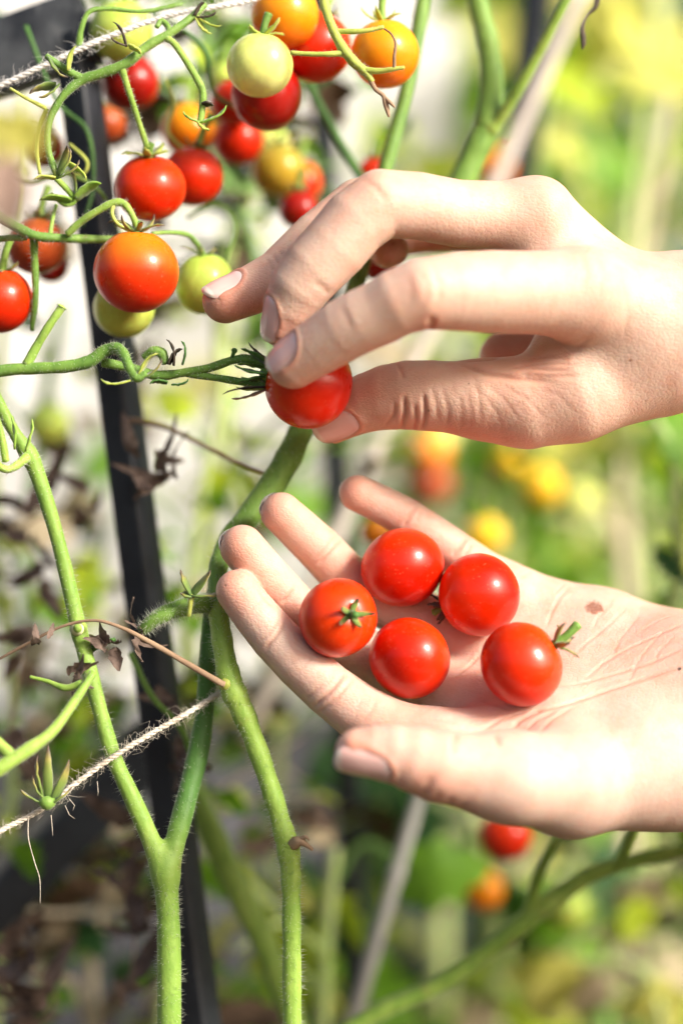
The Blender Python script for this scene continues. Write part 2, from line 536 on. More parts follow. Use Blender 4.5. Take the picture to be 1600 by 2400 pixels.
def bar(name, label, cat, p0, p1, wid, dep, mat, twist=0.0):
    """a square-section bar with eased corners and end caps"""
    a, b = Vector(p0), Vector(p1)
    ax = (b - a).normalized()
    side = ax.cross(Vector((0, 1, 0))).normalized()
    fwd = ax.cross(side).normalized()
    rot = Matrix.Rotation(twist, 3, ax)
    side, fwd = rot @ side, rot @ fwd
    e = empty(name, a, label, cat)
    e['_ox'], e['_oy'], e['_oz'] = a
    m = MB()
    bv = min(wid, dep) * 0.12
    prof = []
    for sx, sy in ((1, 1), (-1, 1), (-1, -1), (1, -1)):
        cx_, cy_ = sx * (wid / 2 - bv), sy * (dep / 2 - bv)
        a0 = math.atan2(sy, sx) - math.pi / 4
        for k in range(4):
            t = a0 + k * math.pi / 6
            prof.append((cx_ + bv * math.cos(t), cy_ + bv * math.sin(t)))
    n = 14; L = len(prof)
    vs, fs = [], []
    for i in range(n + 1):
        c = a.lerp(b, i / n)
        for (x, y) in prof:
            vs.append(c + side * x + fwd * y)
    for i in range(n):
        for k in range(L):
            k2 = (k + 1) % L
            fs.append((i * L + k, i * L + k2, (i + 1) * L + k2, (i + 1) * L + k))
    m.add(vs, fs)
    m.build('tube', mat, e, smooth=True)
    for c in (a, b):
        m2 = MB()
        vs2 = [c + (side * x + fwd * y) * 1.04 + ax * (s * 1.0) for s in (-1, 1) for (x, y) in prof]
        fs2 = [tuple(range(L - 1, -1, -1)), tuple(range(L, 2 * L))] + [(k, (k + 1) % L, L + (k + 1) % L, L + k) for k in range(L)]
        m2.add(vs2, fs2)
        m2.build('end_cap', mat, e, smooth=False)
    return e


bar('metal_post', 'leaning black metal post running down the left side behind the vines', 'post', PD(170, 90, 62), PD(620, 3600, 62), 9.5, 9.5, M_IRON, 0.55)
bar('metal_rail', 'scuffed black metal rail crossing the upper left corner', 'rail', PD(-1500, 684, 64), PD(205, 62, 64), 21.0, 12.0, M_IRON_WORN, 0.0)
bar('metal_post', 'thin dark metal post seen behind the fingers of the upper hand', 'post', PD(722, -260, 250), PD(860, 3400, 250), 8.5, 8.5, M_IRON, 0.4)
bar('metal_post', 'blurred dark post at the top behind the pale cane', 'post', PD(1262, -260, 330), PD(1150, 760, 330), 14.0, 12.0, M_IRON, 0.3)
bar('metal_rail', 'blurred black metal rail slanting through the lower left corner', 'rail', PD(-1500, 3560, 150), PD(400, 1660, 150), 17.0, 17.0, M_IRON, 0.3)


def cane(label, p0, p1, r, mat):
    a, b = Vector(p0), Vector(p1)
    e = empty('cane', a, label, 'cane')
    e['_ox'], e['_oy'], e['_oz'] = a
    n = 40
    pts = [a.lerp(b, i / n) for i in range(n + 1)]
    rad = [r * (1.0 - 0.25 * i / n) * (1.16 if i % 9 == 4 else 1.0) for i in range(n + 1)]
    m = MB(); m.tube(pts, rad, 10); m.build('stick', mat, e)
    for i in range(4, n, 9):
        ax = (b - a).normalized()
        m2 = MB(); m2.tube([pts[i] - ax * 0.8, pts[i] + ax * 0.8], [rad[i] * 1.08] * 2, 10); m2.build('node', mat, e)


cane('grey weathered cane leaning below the lower thumb', PD(560, 3200, 150), PD(1012, 1660, 150), 2.9, M_CANE)
cane('pale cane leaning behind the upper hand and the forked stem', PD(560, 1700, 210), PD(1340, -30, 210), 3.4, M_CANE2)
# ================================================================== the two hands
def _smin(a, b, k):
    h = np.maximum(k - np.abs(a - b), 0) / k
    return np.minimum(a, b) - h * h * k * 0.25


class HandSDF:
    def __init__(self, fingers, palm, kpalm=9.0, kroot=6.5, kfing=0.9):
        cv = lambda c: (np.array(P(c[0], c[1], c[2]), dtype=np.float32), rmm(c[3], c[2]))
        self.fingers = []
        for f in fingers:                                   # rounded through every control point, no bead at the joints
            pts, rad = catmull([(Vector(P(c[0], c[1], c[2])), rmm(c[3], c[2])) for c in f], 2)
            self.fingers.append([(np.array(p_, dtype=np.float32), r_) for p_, r_ in zip(pts, rad)])
        self.palm = [[cv(c) for c in f] for f in palm]
        self.kpalm, self.kroot, self.kfing = kpalm, kroot, kfing

        A, B, RA, RB, sl = [], [], [], [], []
        for ch in self.palm + self.fingers:
            i0 = len(A)
            for (a, ra), (b, rb) in zip(ch[:-1], ch[1:]):
                A.append(a); B.append(b); RA.append(ra); RB.append(rb)
            sl.append((i0, len(A)))
        self.A = np.array(A, np.float32); self.BA = np.array(B, np.float32) - self.A
        self.RA = np.array(RA, np.float32); self.DR = np.array(RB, np.float32) - self.RA
        self.L2 = (self.BA ** 2).sum(1) + 1e-9
        self.AA = (self.A ** 2).sum(1); self.ABA = (self.A * self.BA).sum(1)
        self.sl = sl
        rm = np.maximum(self.RA, self.RA + self.DR)[:, None]
        self.BLO = np.minimum(self.A, self.A + self.BA) - rm; self.BHI = np.maximum(self.A, self.A + self.BA) + rm

    def __call__(self, p):
        p = np.ascontiguousarray(p, dtype=np.float32)
        out = np.empty(len(p), dtype=np.float32)
        npalm = len(self.palm)
        for i in range(0, len(p), 12000):
            q = p[i:i + 12000]
            # only bones near this batch of points are measured
            ql, qh = q.min(0) - 22.0, q.max(0) + 22.0
            k_ = np.where(((self.BLO < qh) & (self.BHI > ql)).all(1))[0]
            D = np.full((len(self.A), len(q)), 60.0, np.float32)
            live = set(k_.tolist())
            if len(k_):
                A, BA, L2 = self.A[k_], self.BA[k_], self.L2[k_, None]
                pp = (q[:, 0] * q[:, 0] + q[:, 1] * q[:, 1] + q[:, 2] * q[:, 2])
                S = BA @ q.T - self.ABA[k_, None]
                T = np.clip(S / L2, 0, 1)
                D2 = pp[None, :] - 2 * (A @ q.T) + self.AA[k_, None] - T * (2 * S - T * L2)
                D[k_] = np.sqrt(np.maximum(D2, 1e-6)) - (self.RA[k_, None] + self.DR[k_, None] * T)

            def chain(k, kk):
                i0, i1 = self.sl[k]
                d = D[i0]
                for j in range(i0 + 1, i1):
                    if j in live or j - 1 in live:
                        d = _smin(d, D[j], kk)
                return d
            pal = None
            for k in range(npalm):
                s_ = chain(k, 4.0)
                pal = s_ if pal is None else _smin(pal, s_, self.kpalm)
            tot = pal
            for k in range(npalm, len(self.sl)):
                tot = _smin(tot, _smin(chain(k, 0.08), pal, self.kroot), self.kfing)
            out[i:i + 12000] = tot
        return out

    def grad(self, p, e=0.15):
        g = np.empty((len(p), 3), dtype=np.float32)
        for ax in range(3):
            dv = np.zeros(3, dtype=np.float32); dv[ax] = e
            g[:, ax] = (self(p + dv) - self(p - dv)) / (2 * e)
        return g

    def hit_many(self, pix, far=140.0):
        """first surface point on the line of sight through each photo pixel"""
        pix = np.asarray(pix, dtype=np.float64)
        ds = np.linspace(-75.0, far, 300)
        sc = (1.0 + ds / CAM_D) / SCALE
        X = (pix[:, 0:1] - 800.0) * sc; Z = (1200.0 - pix[:, 1:2]) * sc
        pts = np.stack([X, np.broadcast_to(ds, X.shape), Z], -1)
        v = self(pts.reshape(-1, 3)).reshape(X.shape)
        neg = v < 0
        first = np.where(neg.any(1), neg.argmax(1), v.argmin(1))
        i = np.arange(len(pix)); j = np.maximum(first - 1, 0)
        v0, v1 = v[i, j], v[i, first]
        t = np.where((v0 > 0) & (v1 < 0), v0 / np.maximum(v0 - v1, 1e-6), 1.0)[:, None]
        return (pts[i, j] * (1 - t) + pts[i, first] * t).astype(np.float32)

    def hit(self, px, py):
        return self.hit_many([(px, py)])[0]

    def hit_line(self, pts, step=9.0):
        """a pixel polyline laid on the skin; it is cut where it would jump off the surface"""
        dense = []
        for (x0, y0), (x1, y1) in zip(pts[:-1], pts[1:]):
            n = max(1, int(math.hypot(x1 - x0, y1 - y0) / step))
            dense += [(x0 + (x1 - x0) * k / n, y0 + (y1 - y0) * k / n) for k in range(n)]
        dense.append(pts[-1])
        h = self.hit_many(dense)
        keep = [h[0]]
        for q in h[1:]:
            if np.linalg.norm(q - keep[-1]) < 6.0:
                keep.append(q)
            else:
                break
        return keep if len(keep) > 1 else [h[0], h[0] + 0.01]


def surface_nets(sdf, lo, hi, h, stretch_from=None):
    xs = np.arange(lo[0], hi[0], h)
    if stretch_from is not None:                         # coarser slices up the forearm, outside the picture
        xs = xs[xs < stretch_from]
        st, x = h, xs[-1]
        ext = []
        while x < hi[0]:
            st = min(st * 1.06, 5.0); x += st; ext.append(x)
        xs = np.concatenate([xs, ext])
    ys = np.arange(lo[1], hi[1], h)
    zs = np.arange(lo[2], hi[2], h)
    c = 3
    pad = lambda a: np.concatenate([a, a[-1] + (np.arange(1, (-(len(a)) % c) + 2)) * (a[-1] - a[-2])])
    xs, ys, zs = pad(xs), pad(ys), pad(zs)
    nx, ny, nz = len(xs), len(ys), len(zs)
    cx, cy, cz = xs[::c], ys[::c], zs[::c]
    G = np.stack(np.meshgrid(cx, cy, cz, indexing='ij'), -1).reshape(-1, 3)
    Dc = sdf(G).reshape(len(cx), len(cy), len(cz))
    D = np.repeat(np.repeat(np.repeat(Dc, c, 0), c, 1), c, 2)[:nx, :ny, :nz].copy()
    # distance from a block's first corner to its far one
    dxb = np.minimum(np.gradient(cx), 40)[:, None, None]
    reach = np.sqrt(dxb ** 2 + 2 * (c * h) ** 2) * 1.15 + 0.0 * Dc
    near = np.abs(Dc) < reach
    nearf = np.repeat(np.repeat(np.repeat(near, c, 0), c, 1), c, 2)[:nx, :ny, :nz]
    ii = np.argwhere(nearf)
    pts = np.stack([xs[ii[:, 0]], ys[ii[:, 1]], zs[ii[:, 2]]], 1)
    D[ii[:, 0], ii[:, 1], ii[:, 2]] = sdf(pts)
    S = D < 0
    cnt = np.zeros((nx - 1, ny - 1, nz - 1), np.int8)
    for a in (0, 1):
        for b in (0, 1):
            for d in (0, 1):
                cnt += S[a:nx - 1 + a, b:ny - 1 + b, d:nz - 1 + d]
    act = np.argwhere((cnt > 0) & (cnt < 8))
    idx = -np.ones((nx - 1, ny - 1, nz - 1), np.int64)
    idx[act[:, 0], act[:, 1], act[:, 2]] = np.arange(len(act))
    acc = np.zeros((len(act), 3)); num = np.zeros(len(act))
    corners = [(a, b, d) for a in (0, 1) for b in (0, 1) for d in (0, 1)]
    ax = [xs, ys, zs]
    for c0 in corners:
        for k in range(3):
            if c0[k]: continue
            c1 = list(c0); c1[k] = 1
            i0 = act + np.array(c0); i1 = act + np.array(c1)
            v0 = D[i0[:, 0], i0[:, 1], i0[:, 2]]; v1 = D[i1[:, 0], i1[:, 1], i1[:, 2]]
            m = (v0 < 0) != (v1 < 0)
            t = np.where(m, v0 / np.where(m, v0 - v1, 1), 0)
            p0 = np.stack([ax[q][i0[:, q]] for q in range(3)], 1)
            p1 = np.stack([ax[q][i1[:, q]] for q in range(3)], 1)
            acc += np.where(m[:, None], p0 + (p1 - p0) * t[:, None], 0)
            num += m
    V = (acc / num[:, None]).astype(np.float32)
    F = []
    for k in range(3):
        u, w = (k + 1) % 3, (k + 2) % 3
        sl0 = [slice(None)] * 3; sl1 = [slice(None)] * 3
        sl0[k] = slice(0, -1); sl1[k] = slice(1, None)
        ed = np.argwhere(S[tuple(sl0)] != S[tuple(sl1)])
        ed = ed[(ed[:, u] > 0) & (ed[:, w] > 0) & (ed[:, u] < [nx, ny, nz][u] - 1) & (ed[:, w] < [nx, ny, nz][w] - 1)]
        ins = S[tuple(sl0)][ed[:, 0], ed[:, 1], ed[:, 2]]
        q = []
        for du, dw in ((0, 0), (-1, 0), (-1, -1), (0, -1)):
            e = ed.copy(); e[:, u] += du; e[:, w] += dw
            q.append(idx[e[:, 0], e[:, 1], e[:, 2]])
        q = np.stack(q, 1)
        q = np.where(ins[:, None], q, q[:, ::-1])
        F.append(q[(q >= 0).all(1)])
    return V, np.concatenate(F)


def polyline_dist(p, pts):
    """distance to a polyline and the parameter along it"""
    best = np.full(len(p), 1e9, np.float32); par = np.zeros(len(p), np.float32)
    n = len(pts) - 1
    for i in range(n):
        a, b = pts[i], pts[i + 1]
        ba = b - a; l2 = float(ba @ ba) + 1e-9
        pa = p - a
        t = np.clip(pa @ ba / l2, 0, 1)
        d = np.sqrt(((pa - t[:, None] * ba) ** 2).sum(1))
        m = d < best
        best[m] = d[m]; par[m] = ((i + t) / n)[m]
    return best, par


# ================================================================== stems, trusses, twine
def stem_material(name, c1, c2, c3, dark=None):
    m, nt, b = mat_new(name)
    co = obj_coord(nt)
    mp = nt.nodes.new('ShaderNodeVectorMath'); mp.operation = 'MULTIPLY'
    nt.links.new(co, mp.inputs[0]); mp.inputs[1].default_value = (1.6, 1.6, 0.45)
    f = math_n(nt, 'ADD', math_n(nt, 'MULTIPLY', noise(nt, 38, 4, co), 0.55), math_n(nt, 'MULTIPLY', noise(nt, 210, 4, mp.outputs[0]), 0.45))
    col = ramp(nt, f, [(0.36, c1), (0.55, c2), (0.75, c3)])
    if dark is not None:
        col = mix(nt, attr(nt, 't'), col, ramp(nt, f, [(0.3, dark), (0.7, tuple(x * 1.9 for x in dark))]))
    sp = noise(nt, 520, 2, co)
    col = mix(nt, math_n(nt, 'MULTIPLY', ramp(nt, sp, [(0.62, 0.0), (0.74, 1.0)]), 0.55), col, tuple(x * 0.55 for x in c1))
    sp2 = noise(nt, 160, 2, co)
    col = mix(nt, math_n(nt, 'MULTIPLY', ramp(nt, sp2, [(0.66, 0.0), (0.78, 1.0)]), 0.4), col, (0.30, 0.22, 0.08))
    nt.links.new(col, b.inputs['Base Color'])
    b.inputs['Roughness'].default_value = 0.55
    b.inputs['Specular IOR Level'].default_value = 0.35
    b.inputs['Subsurface Weight'].default_value = 0.25
    b.inputs['Subsurface Radius'].default_value = (0.6, 1.0, 0.25)
    b.inputs['Subsurface Scale'].default_value = 0.0015
    b.inputs['Sheen Weight'].default_value = 0.22
    b.inputs['Sheen Roughness'].default_value = 0.4
    hg = math_n(nt, 'ADD', noise(nt, 420, 3, co), math_n(nt, 'MULTIPLY', noise(nt, 1400, 2, co), 0.5))
    bump(nt, b, hg, 0.6, 0.00035)
    return m


S_BRIGHT = stem_material('stem_bright', (0.17, 0.31, 0.04), (0.29, 0.43, 0.075), (0.44, 0.55, 0.14))
S_MID = stem_material('stem_mid', (0.09, 0.20, 0.03), (0.17, 0.30, 0.05), (0.28, 0.40, 0.09))
S_DARK = stem_material('stem_dark', (0.035, 0.11, 0.022), (0.07, 0.18, 0.03), (0.12, 0.24, 0.05))
S_YELLOW = stem_material('stem_yellow', (0.30, 0.38, 0.06), (0.46, 0.50, 0.10), (0.60, 0.58, 0.18))
S_DRY = simple_mat('dry_stalk', (0.20, 0.12, 0.07), (0.42, 0.29, 0.18), 90, rough=0.85, bmp=0.5, bdist=0.0004)
S_BLACKTIP = simple_mat('withered_sepal', (0.025, 0.02, 0.016), (0.10, 0.075, 0.05), 120, rough=0.8, bmp=0.4, bdist=0.0003)
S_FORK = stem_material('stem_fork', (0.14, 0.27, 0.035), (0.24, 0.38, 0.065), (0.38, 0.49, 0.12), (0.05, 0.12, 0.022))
HAIR = simple_mat('stem_hair', (0.62, 0.66, 0.52), (0.80, 0.82, 0.72), 50, rough=0.5, transl=0.4)
S_CUT = simple_mat('cut_face', (0.55, 0.60, 0.26), (0.74, 0.74, 0.46), 300, rough=0.6)


def sepal_material():
    m, nt, b = mat_new('sepal')
    t = attr(nt, 't')
    co = obj_coord(nt)
    tt = math_n(nt, 'ADD', t, math_n(nt, 'MULTIPLY', math_n(nt, 'SUBTRACT', noise(nt, 160, 2, co), 0.5), 0.5))
    col = ramp(nt, tt, [(0.0, (0.085, 0.16, 0.025)), (0.45, (0.16, 0.23, 0.035)), (0.72, (0.27, 0.24, 0.05)), (0.92, (0.09, 0.055, 0.03))])
    nt.links.new(col, b.inputs['Base Color'])
    b.inputs['Roughness'].default_value = 0.6
    b.inputs['Sheen Weight'].default_value = 0.3
    bump(nt, b, noise(nt, 600, 2, co), 0.4, 0.0003)
    return m


SEPAL = sepal_material()


def sepal_geo(mb, base, d0, bend, length, width, curl, seed=0, n=9):
    """a narrow pointed sepal that leaves along d0 and curls towards bend"""
    r = random.Random(seed)
    d0 = Vector(d0).normalized(); bend = Vector(bend)
    bend = (bend - d0 * bend.dot(d0))
    bend = bend.normalized() if bend.length > 1e-5 else d0.orthogonal().normalized()
    side = d0.cross(bend).normalized()
    p = Vector(base)
    vs, fs, ts = [], [], []
    for i in range(n):
        t = i / (n - 1)
        a = curl * t * t * 1.2
        d = d0 * math.cos(a) + bend * math.sin(a)
        nr = -d0 * math.sin(a) + bend * math.cos(a)
        w = width * 0.5 * (math.sin(math.pi * (0.22 + 0.78 * t)) ** 0.8 if t < 1 else 0) + 0.06
        tw = side * math.cos(t * 0.7 * r.uniform(-1, 1)) + nr * math.sin(t * 0.5 * r.uniform(-1, 1))
        for s, off in ((-1, 0.22), (0, 0.0), (1, 0.22)):
            vs.append(p + tw * (s * w) + nr * (off * w)); ts.append(t)
        for s in (1, 0, -1):
            vs.append(p + tw * (s * w * 0.9) + nr * (-0.28 - 0.1 * abs(s)) * 1.0 * (0.9 if t < 1 else 0.3)); ts.append(t)
        p = p + d * (length / (n - 1))
    for i in range(n - 1):
        for k in range(6):
            k2 = (k + 1) % 6
            fs.append((i * 6 + k, i * 6 + k2, (i + 1) * 6 + k2, (i + 1) * 6 + k))
    fs.append((5, 4, 3, 2, 1, 0)); fs.append(tuple((n - 1) * 6 + k for k in range(6)))
    mb.add(vs, fs, ts)


def calyx_parts(parent, base, axis, n, length, width, curl, seed, lift=0.25, mat=None, stub=0.0, stub_r=0.9, stub_mat=None):
    """base disc and separate sepals fanned about axis"""
    r = random.Random(seed)
    ax = Vector(axis).normalized()
    u = ax.orthogonal().normalized(); w = ax.cross(u)
    disc = MB()
    disc.tube([Vector(base) - ax * 0.6, Vector(base) + ax * 0.5, Vector(base) + ax * 1.2], [width * 0.75, width * 0.7, width * 0.35], 10)
    cal = disc.build('calyx', stub_mat or S_MID, parent)
    cal['_ox'], cal['_oy'], cal['_oz'] = parent['_ox'], parent['_oy'], parent['_oz']
    parent = cal
    for k in range(n):
        a = 2 * math.pi * (k + r.uniform(-0.18, 0.18)) / n
        d = (u * math.cos(a) + w * math.sin(a)) + ax * (lift + r.uniform(-0.12, 0.3))
        m = MB()
        sepal_geo(m, Vector(base) + d.normalized() * width * 0.4, d, ax * r.choice((1, 1, -0.4)), length * r.uniform(0.7, 1.15), width * r.uniform(0.8, 1.1), curl * r.uniform(0.4, 1.5), seed + k)
        m.build('sepal', mat or SEPAL, parent)
    if stub:
        m = MB()
        q = [Vector(base), Vector(base) + ax * stub * 0.5 + u * stub * 0.06, Vector(base) + ax * stub + u * stub * 0.22]
        pts, rad = catmull([(q[0], stub_r * 1.15), (q[1], stub_r), (q[2], stub_r * 1.2)], 5)
        m.tube(pts, rad, 10)
        m.build('stalk', stub_mat or S_MID, parent)


def hairs(parent, pts, rad, count, length=1.9, seed=0, thick=0.045):
    r = random.Random(seed)
    m = MB()
    n = len(pts)
    for _ in range(count):
        i = r.randrange(0, n - 1); t = r.random()
        c = pts[i].lerp(pts[i + 1], t)
        ax = (pts[i + 1] - pts[i])
        if ax.length < 1e-6: continue
        ax.normalize()
        u = ax.orthogonal().normalized(); w = ax.cross(u)
        a = r.uniform(0, 6.283)
        d = u * math.cos(a) + w * math.sin(a)
        R = rad[i] + (rad[i + 1] - rad[i]) * t
        L = length * r.uniform(0.35, 1.1)
        b0 = c + d * (R * 0.97)
        dirv = (d + ax * r.uniform(-0.35, 0.35)).normalized()
        tip = b0 + dirv * L + ax * r.uniform(-0.25, 0.25) * L
        p1 = dirv.orthogonal().normalized() * thick
        p2 = dirv.cross(p1.normalized()) * thick
        m.add([b0 + p1, b0 - p1 * 0.5 + p2 * 0.87, b0 - p1 * 0.5 - p2 * 0.87, tip], [(0, 1, 3), (1, 2, 3), (2, 0, 3)])
    return m.build('hairs', HAIR, parent, kind='stuff')


_seed = [100]


def vine(name, label, cat, branches, group=None):
    """branches: dict(path=[(x, y, depth, radius_px)...] in display pixels, mat, name, hairs, seg)"""
    b0 = branches[0]['path'][0]
    base = PD(b0[0], b0[1], b0[2])
    e = empty(name, base, label, cat, group)
    e['_ox'], e['_oy'], e['_oz'] = base
    for br in branches:
        _seed[0] += 1
        ctrl = [(PD(x, y, d), rmm(r * K, d)) for (x, y, d, r) in br['path']]
        pts, rad = catmull(ctrl, br.get('n', 7))
        rr = random.Random(_seed[0])
        ph = rr.uniform(0, 6)
        rad = [q * (1 + 0.035 * math.sin(i * 0.9 + ph) + 0.03 * rr.uniform(-1, 1)) for i, q in enumerate(rad)]
        m = MB(); m.tube(pts, rad, br.get('seg', 15), wob=0.03, seed=_seed[0], ridge=0.035)
        o = m.build(br.get('name', 'stem'), br['mat'], e)
        o['_ox'], o['_oy'], o['_oz'] = base
        if br.get('hairs'):
            hairs(o, pts, rad, br['hairs'], br.get('hl', 1.9), _seed[0])
    return e


def node_ring(parent, x, y, d, rpx, ax, mat, name='node', squash=0.7):
    c = PD(x, y, d); ax = Vector(ax).normalized(); r = rmm(rpx * K, d)
    m = MB(); m.tube([c - ax * r * squash, c - ax * r * 0.4 * squash, c, c + ax * r * 0.4 * squash, c + ax * r * squash], [r * 0.8, r * 0.98, r * 1.06, r * 0.98, r * 0.78], 14)
    return m.build(name, mat, parent)


# ---- the thick forked stem at the bottom left of centre
fork = empty('tomato_vine', PD(388, 2460, 6), 'thick green stem forking in two beside the lower twine', 'vine')
fork['_ox'], fork['_oy'], fork['_oz'] = PD(388, 2460, 6)
_trunk = [(388, 2480, 6, 28), (389, 2300, 6, 28), (388, 2150, 6, 27), (384, 2060, 6, 27), (379, 1990, 6, 29)]
_left = [(378, 2010, 6, 25), (345, 1925, 6, 22), (305, 1835, 6, 20), (262, 1740, 6, 18.5), (232, 1640, 6, 18), (210, 1555, 6, 18), (190, 1480, 6, 18.5), (180, 1440, 6, 19.5), (160, 1350, 6, 17.5), (128, 1220, 6, 17), (92, 1105, 6, 18), (70, 1050, 6, 21), (38, 1000, 5, 15), (10, 950, 4, 14), (-40, 840, 2, 13), (-120, 640, 0, 12), (-260, 340, -2, 11), (-420, 0, -2, 10), (-560, -300, 0, 9)]
_right = [(384, 2005, 6, 25), (405, 1925, 8, 24), (430, 1830, 11, 24), (455, 1730, 14, 24), (472, 1620, 16, 22), (478, 1500, 17, 20), (486, 1400, 18, 18), (500, 1320, 20, 16)]


def fork_mesh():
    """trunk and both arms as one skin, blended at the crotch"""
    chains = []
    for path in (_trunk, _left, _right):
        pts, rad = catmull([(PD(x, y, d), rmm(r * K, d)) for (x, y, d, r) in path], 5)
        rr = random.Random(len(pts)); ph = rr.uniform(0, 6)
        rad = [q * (1 + 0.03 * math.sin(i * 0.8 + ph) + 0.025 * rr.uniform(-1, 1)) for i, q in enumerate(rad)]
        chains.append((pts, rad))
    A = np.array([p for pts, _ in chains for p in pts[:-1]], np.float32)
    B = np.array([p for pts, _ in chains for p in pts[1:]], np.float32)
    RA = np.array([r for _, rad in chains for r in rad[:-1]], np.float32)
    RB = np.array([r for _, rad in chains for r in rad[1:]], np.float32)
    ends = np.cumsum([len(pts) - 1 for pts, _ in chains])

    def sdf(p):
        p = np.asarray(p, np.float32)
        out = np.empty(len(p), np.float32)
        for i in range(0, len(p), 20000):
            q = p[i:i + 20000]
            ds = []
            i0 = 0
            for e in ends:
                best = None
                for j in range(i0, e):
                    ba = B[j] - A[j]; pa = q - A[j]
                    t = np.clip(pa @ ba / float(ba @ ba), 0, 1)
                    w = pa - t[:, None] * ba
                    d = np.sqrt(w[:, 0] ** 2 + w[:, 1] ** 2 + w[:, 2] ** 2) - (RA[j] + (RB[j] - RA[j]) * t)
                    best = d if best is None else np.minimum(best, d)
                ds.append(best); i0 = e
            d = _smin(ds[0], _smin(ds[1], ds[2], 2.2), 2.2)
            out[i:i + 20000] = d
        return out
    lo = np.min(np.minimum(A, B), 0) - 5; hi = np.max(np.maximum(A, B), 0) + 5
    V, F = surface_nets(sdf, lo, hi, 0.62)
    d = sdf(V); e_ = 0.1
    G = np.stack([(sdf(V + np.eye(3, dtype=np.float32)[k] * e_) - sdf(V - np.eye(3, dtype=np.float32)[k] * e_)) / (2 * e_) for k in range(3)], 1)
    V = V - d[:, None] * G
    # the right arm's own darker green, with the hand's shadow painted in
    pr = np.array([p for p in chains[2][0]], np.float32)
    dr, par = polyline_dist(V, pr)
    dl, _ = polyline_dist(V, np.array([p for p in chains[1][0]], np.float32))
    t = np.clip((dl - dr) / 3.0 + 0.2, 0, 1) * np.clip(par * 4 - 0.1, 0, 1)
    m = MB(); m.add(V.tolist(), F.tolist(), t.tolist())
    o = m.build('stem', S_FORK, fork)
    o['_ox'], o['_oy'], o['_oz'] = fork['_ox'], fork['_oy'], fork['_oz']
    for (pts, rad), n_, sd in zip(chains, (700, 1200, 500), (1, 2, 3)):
        hairs(o, pts, rad, n_, 1.9, 300 + sd)


fork_mesh()
node_ring(fork, 181, 1443, 5.0, 20, (-0.3, 0, 1), S_BRIGHT)
_m = MB(); _c = PD(179, 1443, 3.2); _m.tube([_c, _c + Vector((-0.1, -0.9, -0.15))], [1.75, 1.85], 16); _m.build('leaf_scar', S_CUT, fork)
_m = MB(); _c = PD(179, 1443, 2.2); _m.tube([_c, _c + Vector((-0.05, -0.35, -0.05))], [1.25, 1.15], 14); _m.build('leaf_scar', S_BRIGHT, fork)

# ---- the bright stem that runs from behind the picked tomato down to the bottom edge
long_vine = vine('tomato_vine', 'long bright green stem running from the picked tomato past the fingertips to the bottom', 'vine', [
    dict(path=[(672, 2460, 4, 22), (671, 2330, 4, 22), (670, 2200, 4, 22), (669, 2080, 4, 22), (667, 2000, 4, 24), (660, 1945, 4, 27), (645, 1890, 4, 24), (618, 1800, 4, 23), (585, 1705, 4, 24), (555, 1630, 4, 27), (531, 1575, 4, 29), (518, 1520, 5, 25), (507, 1450, 8, 24), (500, 1390, 12, 23)], mat=S_BRIGHT, hairs=1700, n=7),
    dict(path=[(500, 1400, 11.5, 22.6), (500, 1310, 17, 22), (525, 1240, 20, 24), (572, 1185, 24, 28), (620, 1120, 26, 31), (660, 1055, 27, 31), (690, 990, 28, 28), (730, 900, 30, 25), (780, 780, 34, 22), (822, 640, 38, 19), (862, 480, 42, 18), (895, 350, 44, 18), (935, 200, 46, 17), (962, 60, 48, 17), (990, -120, 50, 16)],
         mat=S_MID, hairs=1200, n=7),
])
node_ring(long_vine, 520, 1570, 2.4, 17, (-0.9, -0.3, 0.4), S_YELLOW)
node_ring(long_vine, 666, 1940, 3.6, 24, (0.15, 0, 1), S_BRIGHT)
_st = vine('dry_twig', 'thin dry brown twig slanting from the stem node across the black post', 'twig', [
    dict(path=[(515, 1572, 1.0, 8), (500, 1565, 0.5, 7.5), (440, 1530, 0, 7), (350, 1478, 0, 6), (280, 1442, 0, 4.5), (215, 1425, 1, 3.5), (140, 1440, 3, 3.4), (60, 1480, 6, 3.4), (-30, 1530, 10, 3)], mat=S_DRY, name='stalk', hairs=0, n=8)])
_st = vine('dry_stub', 'small dry broken stub on the joint of the long bright stem', 'stub', [
    dict(path=[(674, 1938, 2, 15), (688, 1932, 0, 11), (700, 1938, 0, 7), (718, 1952, 0, 3.5)], mat=S_DRY, name='stalk', n=5),
    dict(path=[(690, 1928, 0, 6), (702, 1922, -1, 4), (710, 1930, -1, 2)], mat=S_DRY, name='stalk', n=4)])

# ---- hairy leaf stalk curling left from the stem, with its withered end
M_SHRIV = simple_mat('shrivelled_leaf', (0.07, 0.045, 0.035), (0.24, 0.17, 0.135), 220, rough=0.9, bmp=0.6, bdist=0.0006, transl=0.1)


def shrivel(parent, c, size, seed, n):
    r = random.Random(seed)
    for k in range(n):
        m = MB()
        fr = Matrix.Rotation(r.uniform(0, 6.28), 3, 'Y') @ Matrix.Rotation(r.uniform(-1.2, 1.2), 3, 'X') @ Matrix.Rotation(r.uniform(0, 6.28), 3, 'Z')
        leaf_geo(m, size * r.uniform(0.6, 1.2), size * r.uniform(0.3, 0.6), seed * 31 + k, r.uniform(1.5, 2.6), Vector(c) + Vector((r.uniform(-1, 1), r.uniform(-0.5, 0.5), r.uniform(-1, 1))) * size * 0.35, fr, crumple=0.35)
        m.build('shrivelled_leaf', M_SHRIV, parent)


